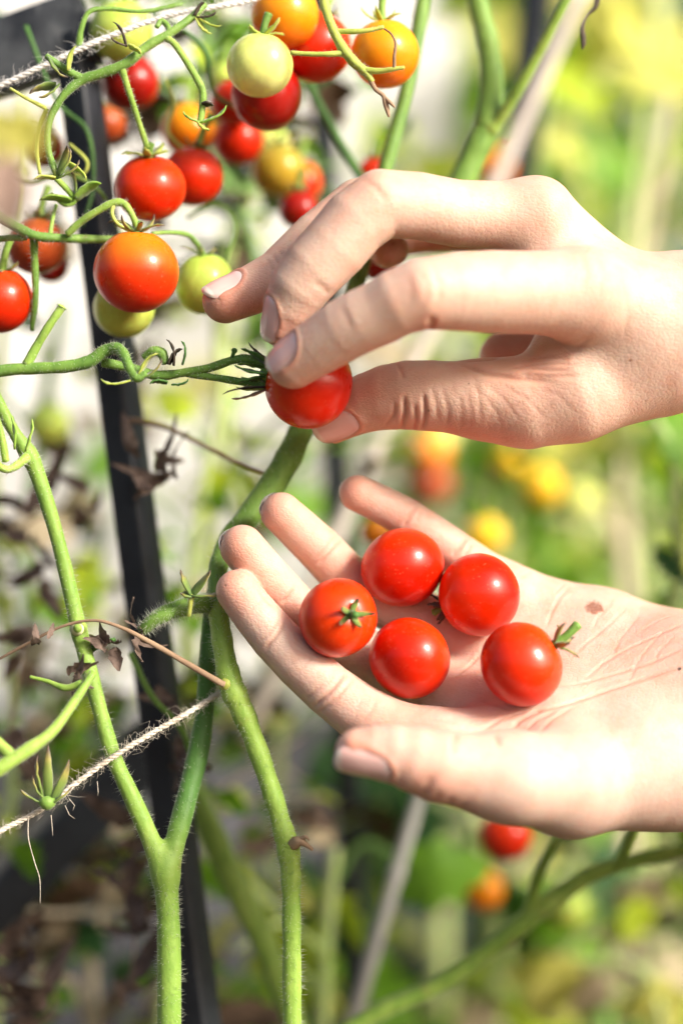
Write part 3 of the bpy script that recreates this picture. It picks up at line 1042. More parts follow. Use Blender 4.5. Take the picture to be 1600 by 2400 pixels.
curl = vine('leaf_stalk', 'pale hairy leaf stalk curling left from the stem with a shrivelled leaf', 'stalk', [
    dict(path=[(492, 1392, 13, 19), (455, 1388, 9, 21), (405, 1400, 6, 20), (360, 1420, 5, 18), (325, 1450, 6, 13)], mat=S_MID, hairs=900, hl=2.4, name='stalk'),
    dict(path=[(265, 1468, 8, 5), (220, 1485, 8, 8), (195, 1510, 8, 8), (185, 1545, 9, 6)], mat=S_DARK, hairs=120, name='stalk')])
shrivel(curl, PD(262, 1488, 5), 6.5, 3, 5)
shrivel(curl, PD(305, 1466, 5), 6.0, 4, 5)
shrivel(curl, PD(322, 1440, 5), 4.5, 5, 3)
sprout = vine('leaf_shoot', 'tiny three-leaved shoot standing on the hairy leaf stalk', 'shoot', [
    dict(path=[(434, 1415, 2, 5), (438, 1385, 1, 6), (442, 1365, 1, 6)], mat=S_YELLOW, hairs=60, name='stalk', hl=1.2)])
for (dx, dz, L) in ((-0.55, 1.0, 7.5), (0.75, 0.85, 8.6), (1.0, -0.05, 8.0), (-1, 0.05, 3.2)):
    m_ = MB(); sepal_geo(m_, PD(441, 1366, 0.5), (dx, -0.25, dz), (0.3, -0.3, 0.5), L, 2.3, 0.35, int(L * 10)); m_.build('leaflet', SEPAL, sprout)

# ---- the truss that carries the picked tomato
truss_d = vine('tomato_truss', 'hairy green fruit stalk running in from the edge to the picked tomato', 'fruit stalk', [
    dict(path=[(-620, 1100, 10, 16), (-350, 960, 4, 15), (-140, 880, 0, 15), (0, 852, 0, 14), (80, 846, 0, 14), (150, 842, 0, 14), (205, 830, 0, 15), (240, 806, 0, 14), (268, 800, -1, 14), (285, 815, -3, 12), (298, 845, -5, 11), (315, 868, -6, 11), (335, 858, -6, 8)], mat=S_MID, hairs=700, hl=1.4),
    dict(path=[(235, 832, 3, 11), (300, 845, 4, 11), (360, 862, 4, 12), (420, 856, 3, 10), (480, 845, 1, 10), (540, 826, -1, 10), (585, 826, -2, 11), (625, 838, -2, 9)], mat=S_MID, hairs=420, hl=1.3, name='branch'),
    dict(path=[(430, 858, 3, 9), (500, 868, 1, 8.5), (560, 878, -1, 9), (618, 888, -2, 9)], mat=S_MID, hairs=260, hl=1.2, name='branch'),
    dict(path=[(62, 838, 0, 12), (85, 795, 0, 10.5), (112, 750, -1, 10), (138, 712, -1, 10), (143, 704, -1, 12)], mat=S_BRIGHT, hairs=200, hl=1.2, name='branch'),
    dict(path=[(532, 826, -1, 5), (536, 812, -2, 4.5), (538, 806, -2, 7), (540, 801, -2, 6)], mat=S_DARK, hairs=0, name='stub', n=4),
    dict(path=[(330, 820, 3, 8), (352, 806, 2, 11), (372, 812, 2, 12), (380, 835, 2, 9)], mat=S_MID, hairs=200, hl=1.0, name='branch'),
])
for (x, y, d, dx, dz, bx, bz, L, w, mt) in ((320, 866, -6, 0.4, 1.0, 0.5, 0.2, 8.5, 1.9, S_YELLOW), (325, 868, -6, 1, 0.45, 0.1, 0.5, 8, 1.6, SEPAL), (300, 872, -6, -1, -0.35, -0.1, 0.8, 8, 1.8, S_YELLOW),
                                 (398, 840, 1, 0.1, 1, -0.6, 0.2, 7.5, 1.7, S_BLACKTIP), (418, 838, 0, 0.35, 1, -1, 0.1, 6.6, 1.7, S_DARK), (388, 838, 1, 0.4, 0.9, 0.3, -0.9, 6, 1.6, S_BLACKTIP), (385, 880, 1, -0.8, 0.2, 0.3, -0.6, 5, 1.6, S_DARK), (395, 882, 1, 0.9, -0.05, 0.1, 0.8, 5, 1.5, S_DARK)):
    m_ = MB(); sepal_geo(m_, PD(x, y, d), (dx, -0.15, dz), (bx, -0.2, bz), L, w, 1.1, int(x)); m_.build('sepal', mt, truss_d)

# ---- truss of the orange-red tomato below the two red ones
truss_e = vine('tomato_truss', 'green fruit stalk bending over the large orange-red tomato', 'fruit stalk', [
    dict(path=[(-520, 200, 14, 12), (-300, 330, 12, 12), (-120, 430, 10, 12.0), (-20, 484, 10, 12.0), (40, 522, 10, 12.0), (85, 542, 10, 11.2), (150, 547, 12, 10.3), (240, 550, 16, 9.5), (290, 552, 18, 7.7)], mat=S_MID, hairs=500, hl=1.3),
    dict(path=[(155, 538, 10, 8.6), (185, 510, 9, 8.6), (225, 484, 8, 8.6), (262, 466, 8, 9.5), (285, 468, 8, 8.6), (303, 492, 8, 7.3), (318, 528, 9, 6.9)], mat=S_BRIGHT, hairs=260, hl=1.2, name='branch'),
    dict(path=[(262, 468, 8, 5.2), (258, 492, 7, 4.3), (272, 515, 7, 3.9), (300, 532, 7, 3.4)], mat=S_YELLOW, hairs=60, hl=0.9, name='branch'),
    dict(path=[(350, 536, 14, 4.3), (395, 534, 20, 5.2), (432, 540, 26, 6.0), (452, 560, 28, 6.9), (466, 585, 30, 6.9)], mat=S_MID, hairs=120, hl=1.1, name='branch'),
    dict(path=[(78, 548, 12, 9.5), (80, 600, 15, 8.6), (82, 680, 17, 7.7), (74, 760, 20, 6.0)], mat=S_MID, hairs=160, name='branch'),
    dict(path=[(-120, 566, 18, 7.7), (0, 548, 14, 7.7), (60, 545, 11, 7.7)], mat=S_MID, hairs=100, name='branch'),
    dict(path=[(116, 538, 12, 5.2), (122, 500, 14, 4.3), (130, 470, 16, 4.3)], mat=S_BRIGHT, hairs=40, name='branch'),
])

# ---- the uppermost truss on the left, its fruit mostly picked
truss_f = vine('tomato_truss', 'branching picked-over fruit stalk in the upper left with empty calyxes', 'fruit stalk', [
    dict(path=[(470, 10, 14, 8.4), (440, 40, 12, 9.2), (390, 76, 10, 10.1), (340, 105, 9, 10.9), (290, 145, 8, 11.8), (235, 168, 8, 11.8), (188, 184, 8, 11.8), (150, 215, 7, 9.7), (122, 258, 7, 8.4), (110, 300, 6, 8.0), (112, 345, 5, 7.6), (124, 385, 4, 7.6), (134, 408, 4, 7.6)], mat=S_MID, hairs=900, hl=1.2),
    dict(path=[(190, 182, 8, 10.9), (160, 165, 7, 9.2), (130, 145, 6, 8.4), (106, 128, 5, 6.7)], mat=S_MID, hairs=160, hl=1.1, name='branch'),
    dict(path=[(278, 150, 8, 9.2), (290, 190, 9, 7.6), (306, 240, 11, 7.1), (322, 290, 14, 6.7), (338, 338, 17, 7.6)], mat=S_BRIGHT, hairs=300, hl=1.0, name='branch'),
    dict(path=[(375, 84, 10, 8.4), (400, 100, 9, 8.0), (428, 140, 8, 8.0), (452, 180, 8, 8.4), (466, 212, 8, 8.4), (464, 250, 8, 7.6), (460, 282, 8, 7.6)], mat=S_BRIGHT, hairs=300, hl=1.0, name='branch'),
    dict(path=[(24, 203, 4, 3.4), (60, 225, 4, 4.2), (105, 248, 6, 5.0)], mat=S_YELLOW, hairs=60, hl=0.9, name='branch'),
    dict(path=[(108, 250, 9, 5.9), (88, 300, 10, 5.0), (85, 350, 10, 4.6), (92, 400, 11, 4.2)], mat=S_YELLOW, hairs=60, hl=0.9, name='branch'),
    dict(path=[(182, 108, 16, 10.1), (186, 70, 15, 6.7), (205, 28, 15, 5.9), (250, 20, 16, 5.0), (330, 26, 18, 5.0), (420, 10, 20, 5.0)], mat=S_MID, hairs=80, hl=0.9, name='branch'),
    dict(path=[(360, 62, 10, 5.9), (372, 48, 11, 6.7), (388, 66, 10, 6.7), (380, 86, 10, 6.7)], mat=S_MID, hairs=60, hl=0.9, name='branch'),
    dict(path=[(130, 410, 8, 7.6), (155, 436, 10, 6.7), (172, 460, 12, 6.7), (150, 470, 12, 5.0), (118, 445, 12, 4.2)], mat=S_BRIGHT, hairs=80, hl=0.9, name='branch'),
])
for (x, y, d, dx, dz, bx, bz, L, w, mt) in ((134, 402, 3, 0.9, 1.0, -0.4, 0.6, 8, 1.9, SEPAL), (132, 408, 3, 1, 0.35, -0.1, 0.8, 8, 1.8, SEPAL), (128, 410, 3, -1, 0.15, -0.1, -0.6, 6, 1.6, S_YELLOW), (136, 404, 3, 0.4, 1, -0.2, -0.4, 9, 2.0, SEPAL),
                                 (112, 130, 4, 0.5, -1, 0.9, -0.2, 8.5, 2.2, SEPAL), (130, 195, 5, -1, -0.15, 0.2, -0.5, 8, 2.6, SEPAL), (135, 192, 5, -0.5, -0.7, -0.5, 0.1, 7, 2.2, SEPAL), (158, 162, 5, 0.1, 1, 0.5, 0.2, 7, 1.8, S_YELLOW),
                                 (290, 108, 6, -0.2, 1, -0.7, 0.5, 7.5, 1.5, S_BLACKTIP), (292, 104, 6, -1, 0.2, 0.1, 0.9, 5, 1.6, S_BLACKTIP), (296, 106, 6, 0.8, -0.3, 0.2, -0.8, 4.5, 2.4, S_YELLOW),
                                 (460, 280, 7, -1, 0.25, 0, 0.9, 5.5, 2.2, S_BRIGHT), (462, 280, 7, 1, 0.25, -0.3, 0.9, 8.5, 2.6, S_BRIGHT), (464, 240, 7, 1, 0.1, 0.3, -0.5, 3.5, 1.8, S_BLACKTIP), (458, 282, 6, 0.3, -0.4, 0.6, 0.2, 4, 2.2, S_YELLOW),
                                 (450, 38, 11, 1, -0.1, 0.2, 0.9, 6, 1.5, S_BLACKTIP), (452, 40, 11, 0.5, -1, 0.5, -0.3, 7, 1.8, S_YELLOW), (455, 36, 11, 0.9, -0.8, 0.6, 0.1, 7.5, 1.5, S_YELLOW), (448, 36, 11, 0.4, 0.9, 0.6, 0.2, 4.5, 1.3, S_BLACKTIP),
                                 (172, 458, 11, 1, 0.9, 0.4, -0.2, 9, 3.2, S_BRIGHT), (165, 462, 11, -1, 0.25, 0.1, -0.7, 9, 2.6, S_BRIGHT), (172, 455, 11, 0.1, 1, -0.6, 0.2, 8, 2.2, SEPAL), (150, 372, 9, 0.9, -0.5, 0.2, -0.4, 9, 1.6, S_YELLOW)):
    m_ = MB(); sepal_geo(m_, PD(x, y, d), (dx, -0.2, dz), (bx, -0.3, bz), L, w, 0.9, int(x + y)); m_.build('sepal', mt, truss_f)

# ---- the truss over the hand with the two orange tomatoes
truss_g = vine('tomato_truss', 'yellowing fruit stalk with a withered tip between the orange tomatoes at the top', 'fruit stalk', [
    dict(path=[(735, -60, 6, 11), (748, 20, 3, 11), (768, 75, 1, 11), (790, 115, 0, 12), (815, 145, 0, 12), (838, 165, 0, 10), (855, 188, 0, 6)], mat=S_YELLOW, hairs=300, hl=1.0),
    dict(path=[(790, 122, 0, 8), (755, 124, -1, 6), (710, 124, -1, 5.5), (668, 121, -1, 5)], mat=S_YELLOW, hairs=90, hl=0.8, name='branch'),
    dict(path=[(770, 72, 1, 7), (820, 72, 0, 6), (855, 68, 0, 5), (880, 62, 0, 5)], mat=S_YELLOW, hairs=60, hl=0.8, name='branch'),
    dict(path=[(830, 160, 0, 8), (870, 163, -1, 7), (905, 158, -2, 5.5), (928, 155, -2, 4)], mat=S_YELLOW, hairs=60, hl=0.8, name='branch'),
    dict(path=[(850, 182, 0, 6.5), (862, 205, 0, 5), (880, 220, 0, 5), (886, 240, 0, 7), (893, 268, 0, 3)], mat=S_DRY, name='withered_tip', n=5),
    dict(path=[(882, 222, 0, 4), (896, 236, -1, 4), (906, 246, -1, 2.5)], mat=S_DRY, name='withered_tip', n=5),
    dict(path=[(905, 158, -2, 4), (905, 130, -3, 4), (908, 100, -3, 3), (898, 78, -2, 2.2), (882, 66, -1, 2)], mat=S_DRY, name='withered_tip', n=5),
])
# ---- stems out of focus
vine('tomato_vine', 'thick pale green forked stem above the knuckles of the upper hand', 'vine', [
    dict(path=[(1000, 560, 60, 32), (1050, 440, 60, 31), (1100, 330, 60, 31), (1122, 280, 60, 34), (1128, 180, 60, 27), (1118, 90, 60, 25), (1098, 10, 60, 24), (1080, -100, 60, 23)], mat=S_MID, hairs=300),
    dict(path=[(1125, 300, 58, 18), (1150, 270, 56, 14), (1190, 205, 52, 13), (1240, 115, 48, 12), (1285, 25, 44, 12), (1330, -60, 42, 11)], mat=S_BRIGHT, hairs=200, name='branch'),
    dict(path=[(1150, 320, 56, 5), (1165, 330, 56, 3), (1172, 318, 56, 2)], mat=S_DRY, name='withered_tip', n=4)])
vine('tomato_vine', 'dark green stem slanting down behind the bent knuckles', 'vine', [
    dict(path=[(690, 120, 70, 10), (720, 215, 70, 11), (765, 300, 70, 11), (820, 395, 72, 11), (900, 500, 74, 11)], mat=S_DARK)])
vine('tomato_vine', 'blurred pale stem crossing behind the two bottom stems', 'vine', [
    dict(path=[(330, 1560, 95, 17), (420, 1760, 95, 24), (520, 1990, 95, 31), (600, 2150, 95, 30), (660, 2300, 95, 28), (720, 2500, 95, 28)], mat=S_BRIGHT)])
vine('tomato_vine', 'blurred green stem crossing the lower right corner with two side shoots', 'vine', [
    dict(path=[(700, 2440, 72, 20), (850, 2335, 72, 21), (1000, 2265, 72, 21), (1130, 2175, 72, 22), (1235, 2092, 72, 24), (1350, 2012, 74, 20), (1460, 1975, 76, 18), (1580, 1950, 78, 18), (1800, 1900, 82, 17)], mat=S_BRIGHT),
    dict(path=[(1215, 2100, 72, 20), (1225, 2050, 70, 15), (1240, 2000, 66, 13), (1272, 1935, 62, 13), (1300, 1860, 96, 12)], mat=S_BRIGHT, name='branch'),
    dict(path=[(1415, 1990, 74, 15), (1435, 1950, 72, 12), (1455, 1900, 70, 11), (1480, 1850, 70, 10)], mat=S_BRIGHT, name='branch')])
left_low = vine('tomato_vine', 'blurred green stem arching in from the lower left edge', 'vine', [
    dict(path=[(-520, 2300, -18, 18), (-280, 2000, -22, 17), (-90, 1830, -22, 17), (0, 1765, -22, 17), (60, 1725, -20, 16), (120, 1680, -17, 13), (172, 1610, -12, 11), (215, 1545, -8, 9)], mat=S_BRIGHT, hairs=150),
    dict(path=[(-60, 1660, -18, 10), (0, 1710, -20, 13), (30, 1740, -21, 14)], mat=S_BRIGHT, name='branch'),
    dict(path=[(70, 1555, -4, 4), (110, 1565, -5, 5), (150, 1580, -7, 8), (190, 1570, -8, 10)], mat=S_BRIGHT, name='branch')])
shrivel(left_low, PD(168, 1560, -6), 5.5, 6, 4)
shrivel(left_low, PD(185, 1600, -7), 5.0, 7, 3)
shrivel(left_low, PD(95, 1470, -2), 5.0, 8, 3)
left_mid = vine('leaf_shoot', 'green leaf shoot at the left edge on the left fork branch', 'shoot', [
    dict(path=[(62, 1050, 3, 12), (40, 1068, 0, 10), (15, 1078, -2, 9), (-10, 1060, -4, 9), (-30, 1000, -6, 9)], mat=S_BRIGHT, hairs=160, name='stalk'),
    dict(path=[(-6, 960, -4, 7), (6, 1010, -4, 8), (14, 1060, -3, 9)], mat=S_BRIGHT, hairs=60, name='stalk')])
for (x, y, dx, dz, L, w) in ((34, 1030, 0.1, 1, 9.5, 3.0), (58, 1035, 0.45, 1, 9.0, 2.2)):
    m_ = MB(); sepal_geo(m_, PD(x, y, 0), (dx, -0.3, dz), (-0.4, -0.1, 0.1), L, w, 0.5, x); m_.build('leaflet', S_BRIGHT, left_mid)
calx = empty('flower_calyx', PD(110, 1835, -6), 'yellowing spiky empty calyx sitting on the lower twine', 'calyx')
calx['_ox'], calx['_oy'], calx['_oz'] = PD(110, 1835, -6)
for (x, y, dx, dz, bx, L, w) in ((100, 1838, -0.25, 1, 0.1, 12.0, 2.2), (112, 1838, 0.0, 1, 0.0, 14.5, 2.5), (124, 1838, 0.5, 1, 0.2, 11.5, 2.6), (96, 1842, -1, 0.45, 0.6, 6.5, 2.0), (122, 1845, 1, 0.65, -0.2, 7.0, 2.4), (106, 1842, -0.6, 0.9, 0.3, 8, 2.2)):
    m_ = MB(); sepal_geo(m_, PD(x, y, -6), (dx, -0.2, dz), (bx, 0, 0.6), L, w, 0.5, x); m_.build('sepal', SEPAL, calx)
_m = MB(); _m.tube([PD(108, 1858, -6), PD(109, 1846, -6), PD(110, 1832, -6)], [1.2, 2.3, 2.0], 10); _m.build('base', S_MID, calx)

vine('dry_tendril', 'thin brown tendril trailing across the pale wall right of the post', 'tendril', [
    dict(path=[(250, 965, 60, 6), (330, 968, 55, 6), (400, 990, 50, 5), (470, 1025, 45, 5), (560, 1070, 40, 5), (610, 1088, 38, 4)], mat=S_DRY, name='stalk')])
vine('dry_tendril', 'dangling black withered tendril at the top right', 'tendril', [
    dict(path=[(1375, -40, 26, 7), (1368, 12, 26, 6), (1348, 35, 26, 2.5), (1337, 62, 25, 4.5), (1339, 95, 25, 6.5), (1336, 114, 25, 1.5)], mat=S_BLACKTIP, name='stalk', n=5)])

vine('tomato_vine', 'thin tangled side shoots curling round the top of the black post', 'vine', [
    dict(path=[(-30, 380, 40, 5), (60, 420, 38, 5), (150, 400, 34, 5), (230, 440, 34, 4.5), (270, 520, 36, 4)], mat=S_MID, hairs=80, hl=0.9),
    dict(path=[(60, 60, 45, 5), (130, 230, 44, 5), (200, 300, 44, 5), (215, 420, 44, 4), (190, 520, 42, 4)], mat=S_DARK, hairs=60, name='branch', hl=0.9),
    dict(path=[(350, 30, 50, 6), (410, 60, 48, 6), (470, 120, 48, 6), (490, 210, 50, 5), (545, 250, 52, 4.5)], mat=S_DARK, hairs=60, name='branch', hl=0.9),
    dict(path=[(380, 180, 44, 4), (400, 240, 44, 4), (385, 300, 46, 4), (430, 350, 48, 3.5)], mat=S_YELLOW, name='branch'),
    dict(path=[(160, 330, 30, 3.5), (200, 370, 28, 4.5), (190, 400, 28, 3.5), (150, 395, 30, 2.5)], mat=S_YELLOW, name='branch'),
    dict(path=[(430, 500, 60, 5), (500, 470, 62, 5), (540, 520, 62, 5), (520, 610, 60, 4), (560, 700, 58, 4)], mat=S_MID, name='branch'),
    dict(path=[(560, 700, 58, 5), (600, 740, 56, 5), (590, 780, 54, 4)], mat=S_MID, name='branch')])
vine('tomato_vine', 'slender shoots crossing the black post around the lower twine', 'vine', [
    dict(path=[(300, 1500, 34, 7), (350, 1600, 32, 7), (420, 1680, 34, 7), (450, 1800, 38, 6)], mat=S_MID, hairs=60, name='branch')])

# dead leaves caught on the post and near the lens
dead = empty('dead_leaf', PD(350, 1090, 52), 'crumpled black-brown dead leaf hanging on the black post', 'leaf')
dead['_ox'], dead['_oy'], dead['_oz'] = PD(350, 1090, 52)
shrivel(dead, PD(340, 1060, 50), 10, 9, 4)
shrivel(dead, PD(372, 1090, 50), 9, 10, 4)
shrivel(dead, PD(395, 1110, 50), 6, 12, 2)
nearleaf = empty('withered_leaf', PD(0, 300, -150), 'yellow and pink-brown withered leaf blurred close to the lens at the left edge', 'leaf')
nearleaf['_ox'], nearleaf['_oy'], nearleaf['_oz'] = PD(0, 300, -150)
M_PINKDRY = simple_mat('pinkish_dry_leaf', (0.42, 0.28, 0.22), (0.60, 0.44, 0.37), 60, rough=0.8, transl=0.3)
for (x, y, L, W, a, mt) in ((-20, 250, 11, 13, 3.0, LM['leaf_yellow']), (30, 262, 9, 10, 2.6, LM['leaf_yellow']), (25, 360, 14, 9, 3.3, M_PINKDRY), (-10, 380, 13, 8, 2.9, M_PINKDRY)):
    m_ = MB(); leaf_geo(m_, L, W, int(L), 0.4, PD(x, y, -150), Matrix.Rotation(a, 3, 'Y') @ Matrix.Rotation(1.3, 3, 'X'), crumple=0.15); m_.build('blade', mt, nearleaf)


for (lab, pp, pts_, sz) in (
        ('withered brown leaf cluster hanging over the lower part of the black post', (330, 1900, 78), [(330, 1900), (285, 2050), (310, 2130), (300, 2260)], 13),
        ('grey-brown shrivelled leaves beside the left fork branch', (60, 1560, 70), [(60, 1480), (20, 1690)], 12),
        ('small dead leaves caught at the left edge above the dry twig', (120, 1200, 95), [(180, 1160), (60, 1210), (100, 1330)], 14),
        ('brown dead leaf scraps on the post below the dry twig', (400, 1640, 50), [(380, 1600), (440, 1740)], 9),
        ('dangling brown leaf remains in the bottom left corner', (60, 2240, 80), [(40, 2200), (130, 2290), (60, 2380)], 15)):
    e_ = empty('leaf_cluster', PD(*pp), lab, 'leaf')
    e_['_ox'], e_['_oy'], e_['_oz'] = PD(*pp)
    tw_, tr_ = catmull([(PD(x, y, pp[2] + 2), 0.35) for (x, y) in pts_], 6)
    m_ = MB(); m_.tube(tw_, tr_, 6); m_.build('stalk', S_DRY, e_)
    for q, (x, y) in enumerate(pts_):
        shrivel(e_, PD(x, y, pp[2]), sz, int(x + y), 4)


# ------------------------------------------------------------------ twine
M_TWINE = simple_mat('jute_twine', (0.55, 0.47, 0.37), (0.78, 0.72, 0.62), 160, rough=0.9, bmp=0.5, bdist=0.0003)
M_TWINE_W = simple_mat('white_twine', (0.62, 0.60, 0.57), (0.84, 0.82, 0.79), 160, rough=0.9, bmp=0.5, bdist=0.0003)


def twine(label, path, r, mat, fuzz, seed, pitch=5.2):
    base = PD(*path[0])
    e = empty('twine', base, label, 'twine')
    e['_ox'], e['_oy'], e['_oz'] = base
    pts, _ = catmull([(PD(*p), 1.0) for p in path], 40)
    rr = random.Random(seed)
    for s in range(3):
        q, acc, tq = [], 0.0, []
        for i, p in enumerate(pts):
            if i: acc += (p - pts[i - 1]).length
            ax = (pts[min(i + 1, len(pts) - 1)] - pts[max(i - 1, 0)]).normalized()
            u = ax.cross(Vector((0, 1, 0))).normalized(); w = ax.cross(u)
            a = acc / pitch * 2 * math.pi + s * 2.094 + 0.8 * math.sin(acc * 0.21 + seed)
            q.append(p + (u * math.cos(a) + w * math.sin(a)) * r * (0.46 + 0.12 * rr.uniform(-1, 1)))
            tq.append(r * 0.56 * (1 + 0.22 * rr.uniform(-1, 1)))
        m = MB(); m.tube(q, tq, 7, wob=0.12, seed=seed + s); m.build('strand', mat, e)
    m = MB()
    for _ in range(fuzz):
        i = rr.randrange(1, len(pts) - 1)
        c = pts[i]; ax = (pts[i + 1] - pts[i - 1]).normalized()
        u = ax.cross(Vector((0, 1, 0))).normalized(); w = ax.cross(u)
        a = rr.uniform(0, 6.283); d = u * math.cos(a) + w * math.sin(a)
        L = rr.uniform(0.5, 3.0) if rr.random() < 0.9 else rr.uniform(3, 6)
        p0 = c + d * r * 0.8
        p1 = p0 + d * L * 0.5 + ax * rr.uniform(-1, 1) * L * 0.5
        p2 = p1 + d * L * 0.3 * rr.uniform(-0.6, 1) + ax * rr.uniform(-1, 1) * L * 0.6
        m.tube([p0, p1, p2], [0.04, 0.032, 0.015], 3, caps=False)
    m.build('fibres', mat, e, kind='stuff')
    return e


tw1 = twine('white fluffy string stretched across the upper left corner', [(-900, 610, 14), (-500, 428, 14), (-140, 262, 14), (-10, 202, 14), (120, 142, 14), (250, 84, 15), (400, 32, 17), (540, 8, 20), (720, -30, 24)], 0.82, M_TWINE_W, 1300, 3)
tw2 = twine('jute twine slanting up from the lower left to the stem node', [(-900, 2460, -6), (-500, 2215, -6), (-140, 1995, -6), (-10, 1915, -4), (90, 1862, -2), (180, 1795, 0), (255, 1742, 1), (330, 1695, 2), (400, 1655, 4), (460, 1620, 7), (505, 1590, 10), (540, 1560, 14)], 0.74, M_TWINE, 1000, 5)
_m = MB()
pts_, rad_ = catmull([(PD(66, 1875, -3), 0.13), (PD(66, 1925, -4), 0.12), (PD(80, 1980, -4), 0.1), (PD(92, 2020, -4), 0.09), (PD(93, 2075, -4), 0.05)], 6)
_m.tube(pts_, rad_, 5); _m.build('loose_thread', M_TWINE, tw2)
for (x0, y0, x1, y1, x2, y2) in ((118, 1872, 121, 1905, 122, 1920), (150, 1850, 160, 1872, 172, 1880), (224, 1795, 226, 1820, 225, 1828), (160, 1835, 172, 1850, 168, 1862)):
    _m = MB(); _m.tube([PD(x0, y0, -2), PD(x1, y1, -3), PD(x2, y2, -3)], [0.09, 0.07, 0.04], 4); _m.build('loose_thread', M_TWINE, tw2)
def make_hand(sdf, lo, hi, h, grooves, bulges, tints, nails, stretch_from, label, skin, nail_mat, name='hand'):
    V, F = surface_nets(sdf, lo, hi, h, stretch_from)
    for _ in range(1):
        d = sdf(V); g = sdf.grad(V)
        V = V - (d / np.maximum((g * g).sum(1), 0.3))[:, None] * g * 0.9
    g = sdf.grad(V)
    N = g / np.maximum(np.linalg.norm(g, axis=1), 1e-6)[:, None]
    disp = np.zeros(len(V), np.float32); red = np.zeros(len(V), np.float32); line = np.zeros(len(V), np.float32)
    for (px, py, rad, hgt) in bulges:
        c = sdf.hit(px, py)
        r = rmm(rad)
        disp += hgt * np.exp(-((V - c) ** 2).sum(1) / (r * r))
    for (px, py, rad, amt) in tints:
        c = sdf.hit(px, py)
        r = rmm(rad)
        red += amt * np.exp(-((V - c) ** 2).sum(1) / (r * r))
    for (pts, dep, wid) in grooves:
        pl = sdf.hit_line(pts)
        lo_, hi_ = np.min(pl, 0) - 4, np.max(pl, 0) + 4
        m = np.where(((V > lo_) & (V < hi_)).all(1))[0]
        dd, par = polyline_dist(V[m], pl)
        fade = np.clip(np.minimum(par, 1 - par) * 5 + 0.25, 0, 1)
        gq = np.exp(-(dd / wid) ** 2) * fade
        disp[m] -= dep * gq
        disp[m] += dep * 0.10 * np.exp(-((dd - wid * 2.2) / (wid * 1.3)) ** 2) * fade     # skin pushed up beside a fold
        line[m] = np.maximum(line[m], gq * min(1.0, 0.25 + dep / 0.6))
    hand = empty(name, P(1600, (lo[2] + hi[2]) * 0 + 1200, 0) * 0 + Vector(((lo[0] + hi[0]) / 2, 0, (lo[2] + hi[2]) / 2)), label, 'hand')
    org = Vector(((lo[0] + hi[0]) / 2, 0, (lo[2] + hi[2]) / 2))
    hand['_ox'], hand['_oy'], hand['_oz'] = org[0], org[1], org[2]
    for nl in nails:
        ch = sdf.fingers[nl['finger']]
        (a, ra), (b, rb) = ch[-2], ch[-1]
        ax_ = Vector(b - a).normalized()
        if 'axis' in nl:
            ax_ = Vector(nl['axis']).normalized()
        n = Vector(nl['n']); n = (n - ax_ * n.dot(ax_)).normalized()
        w = ax_.cross(n).normalized()
        C = Vector(b) + ax_ * nl['along']
        L, W = nl['len'], nl['wid']
        axn, nn, wn, Cn = (np.array(q, dtype=np.float32) for q in (ax_, n, w, C))
        NU, NV = 17, 21

        def height(us, vs):
            o = Cn + axn * (vs[:, None] * L / 2) + wn * (us[:, None] * W / 2)
            ts = np.linspace(12.0, -6.0, 91)
            hgt = np.full(len(us), -6.0)
            done = np.zeros(len(us), bool)
            for t in ts:
                s = sdf(o + nn * t)
                m = (s < 0) & ~done
                hgt[m] = t; done |= m
                if done.all(): break
            return hgt
        u = np.linspace(-1, 1, NU)
        prof = np.mean([height(u, np.full(NU, q)) for q in (-0.7, -0.4, -0.1)], 0)
        cl = height(np.zeros(2), np.array([-0.75, 0.05]))
        slope = (cl[1] - cl[0]) / 0.8
        prof = prof - (prof[NU // 2] - (cl[0] + cl[1]) / 2)
        prof = np.maximum(prof, prof[NU // 2] - 0.36 * W)
        mb = MB()
        verts, ts = [], []
        rows = []
        for j in range(NV):
            v = -1 + 2 * j / (NV - 1)
            if v < -0.25:
                ww = math.sqrt(max(0.0, 1 - ((-v - 0.25) / 0.76) ** 2.4)) * 0.96
            elif v > 0.35:
                ww = math.sqrt(max(0.0, 1 - ((v - 0.35) / 0.66) ** 2.6)) * 0.97
            else:
                ww = 0.97
            ww = max(ww, 0.12)
            row = []
            for i in range(NU):
                uu = u[i] * ww
                hh = np.interp(uu, u, prof) + slope * (v + 0.35) - 0.75 * max(v + 0.1, 0) ** 2
                pnt = C + ax_ * (v * L / 2) + w * (uu * W / 2) + n * (hh + 0.02)
                edge = max(abs(u[i]), abs(v))
                pnt = pnt - n * (0.22 * max(0.0, edge - 0.8) / 0.2)
                row.append(len(verts)); verts.append(pnt); ts.append((v + 1) / 2)
            rows.append(row)
        faces = []
        for j in range(NV - 1):
            for i in range(NU - 1):
                faces.append((rows[j][i], rows[j][i + 1], rows[j + 1][i + 1], rows[j + 1][i]))
        rim = rows[0] + [r[-1] for r in rows[1:]] + rows[-1][-2::-1] + [r[0] for r in rows[-2:0:-1]]
        base = len(verts)
        for q in rim:
            verts.append(verts[q] - n * 0.8); ts.append(ts[q])
        m_ = len(rim)
        for i in range(m_):
            faces.append((rim[i], base + i, base + (i + 1) % m_, rim[(i + 1) % m_]))
        mb.add(verts, faces, ts)
        nobj = mb.build('fingernail', nail_mat, hand)
        # the bed under the plate sinks, the fold round it swells
        rel = V - Cn
        lv = (rel @ axn) / (L / 2); lu = (rel @ wn) / (W / 2); ln = rel @ nn
        rr = np.maximum(np.abs(lu) ** 2.4 + np.abs(np.where(lv < 0, lv, lv * 0.98)) ** 2.4, 1e-6) ** (1 / 2.4)
        front = (N @ nn > 0.05) & (ln > -2)
        near = np.where(front, 1.0, 0.0)
        disp -= near * 0.75 / (1 + np.exp((rr - 0.93) * 26))
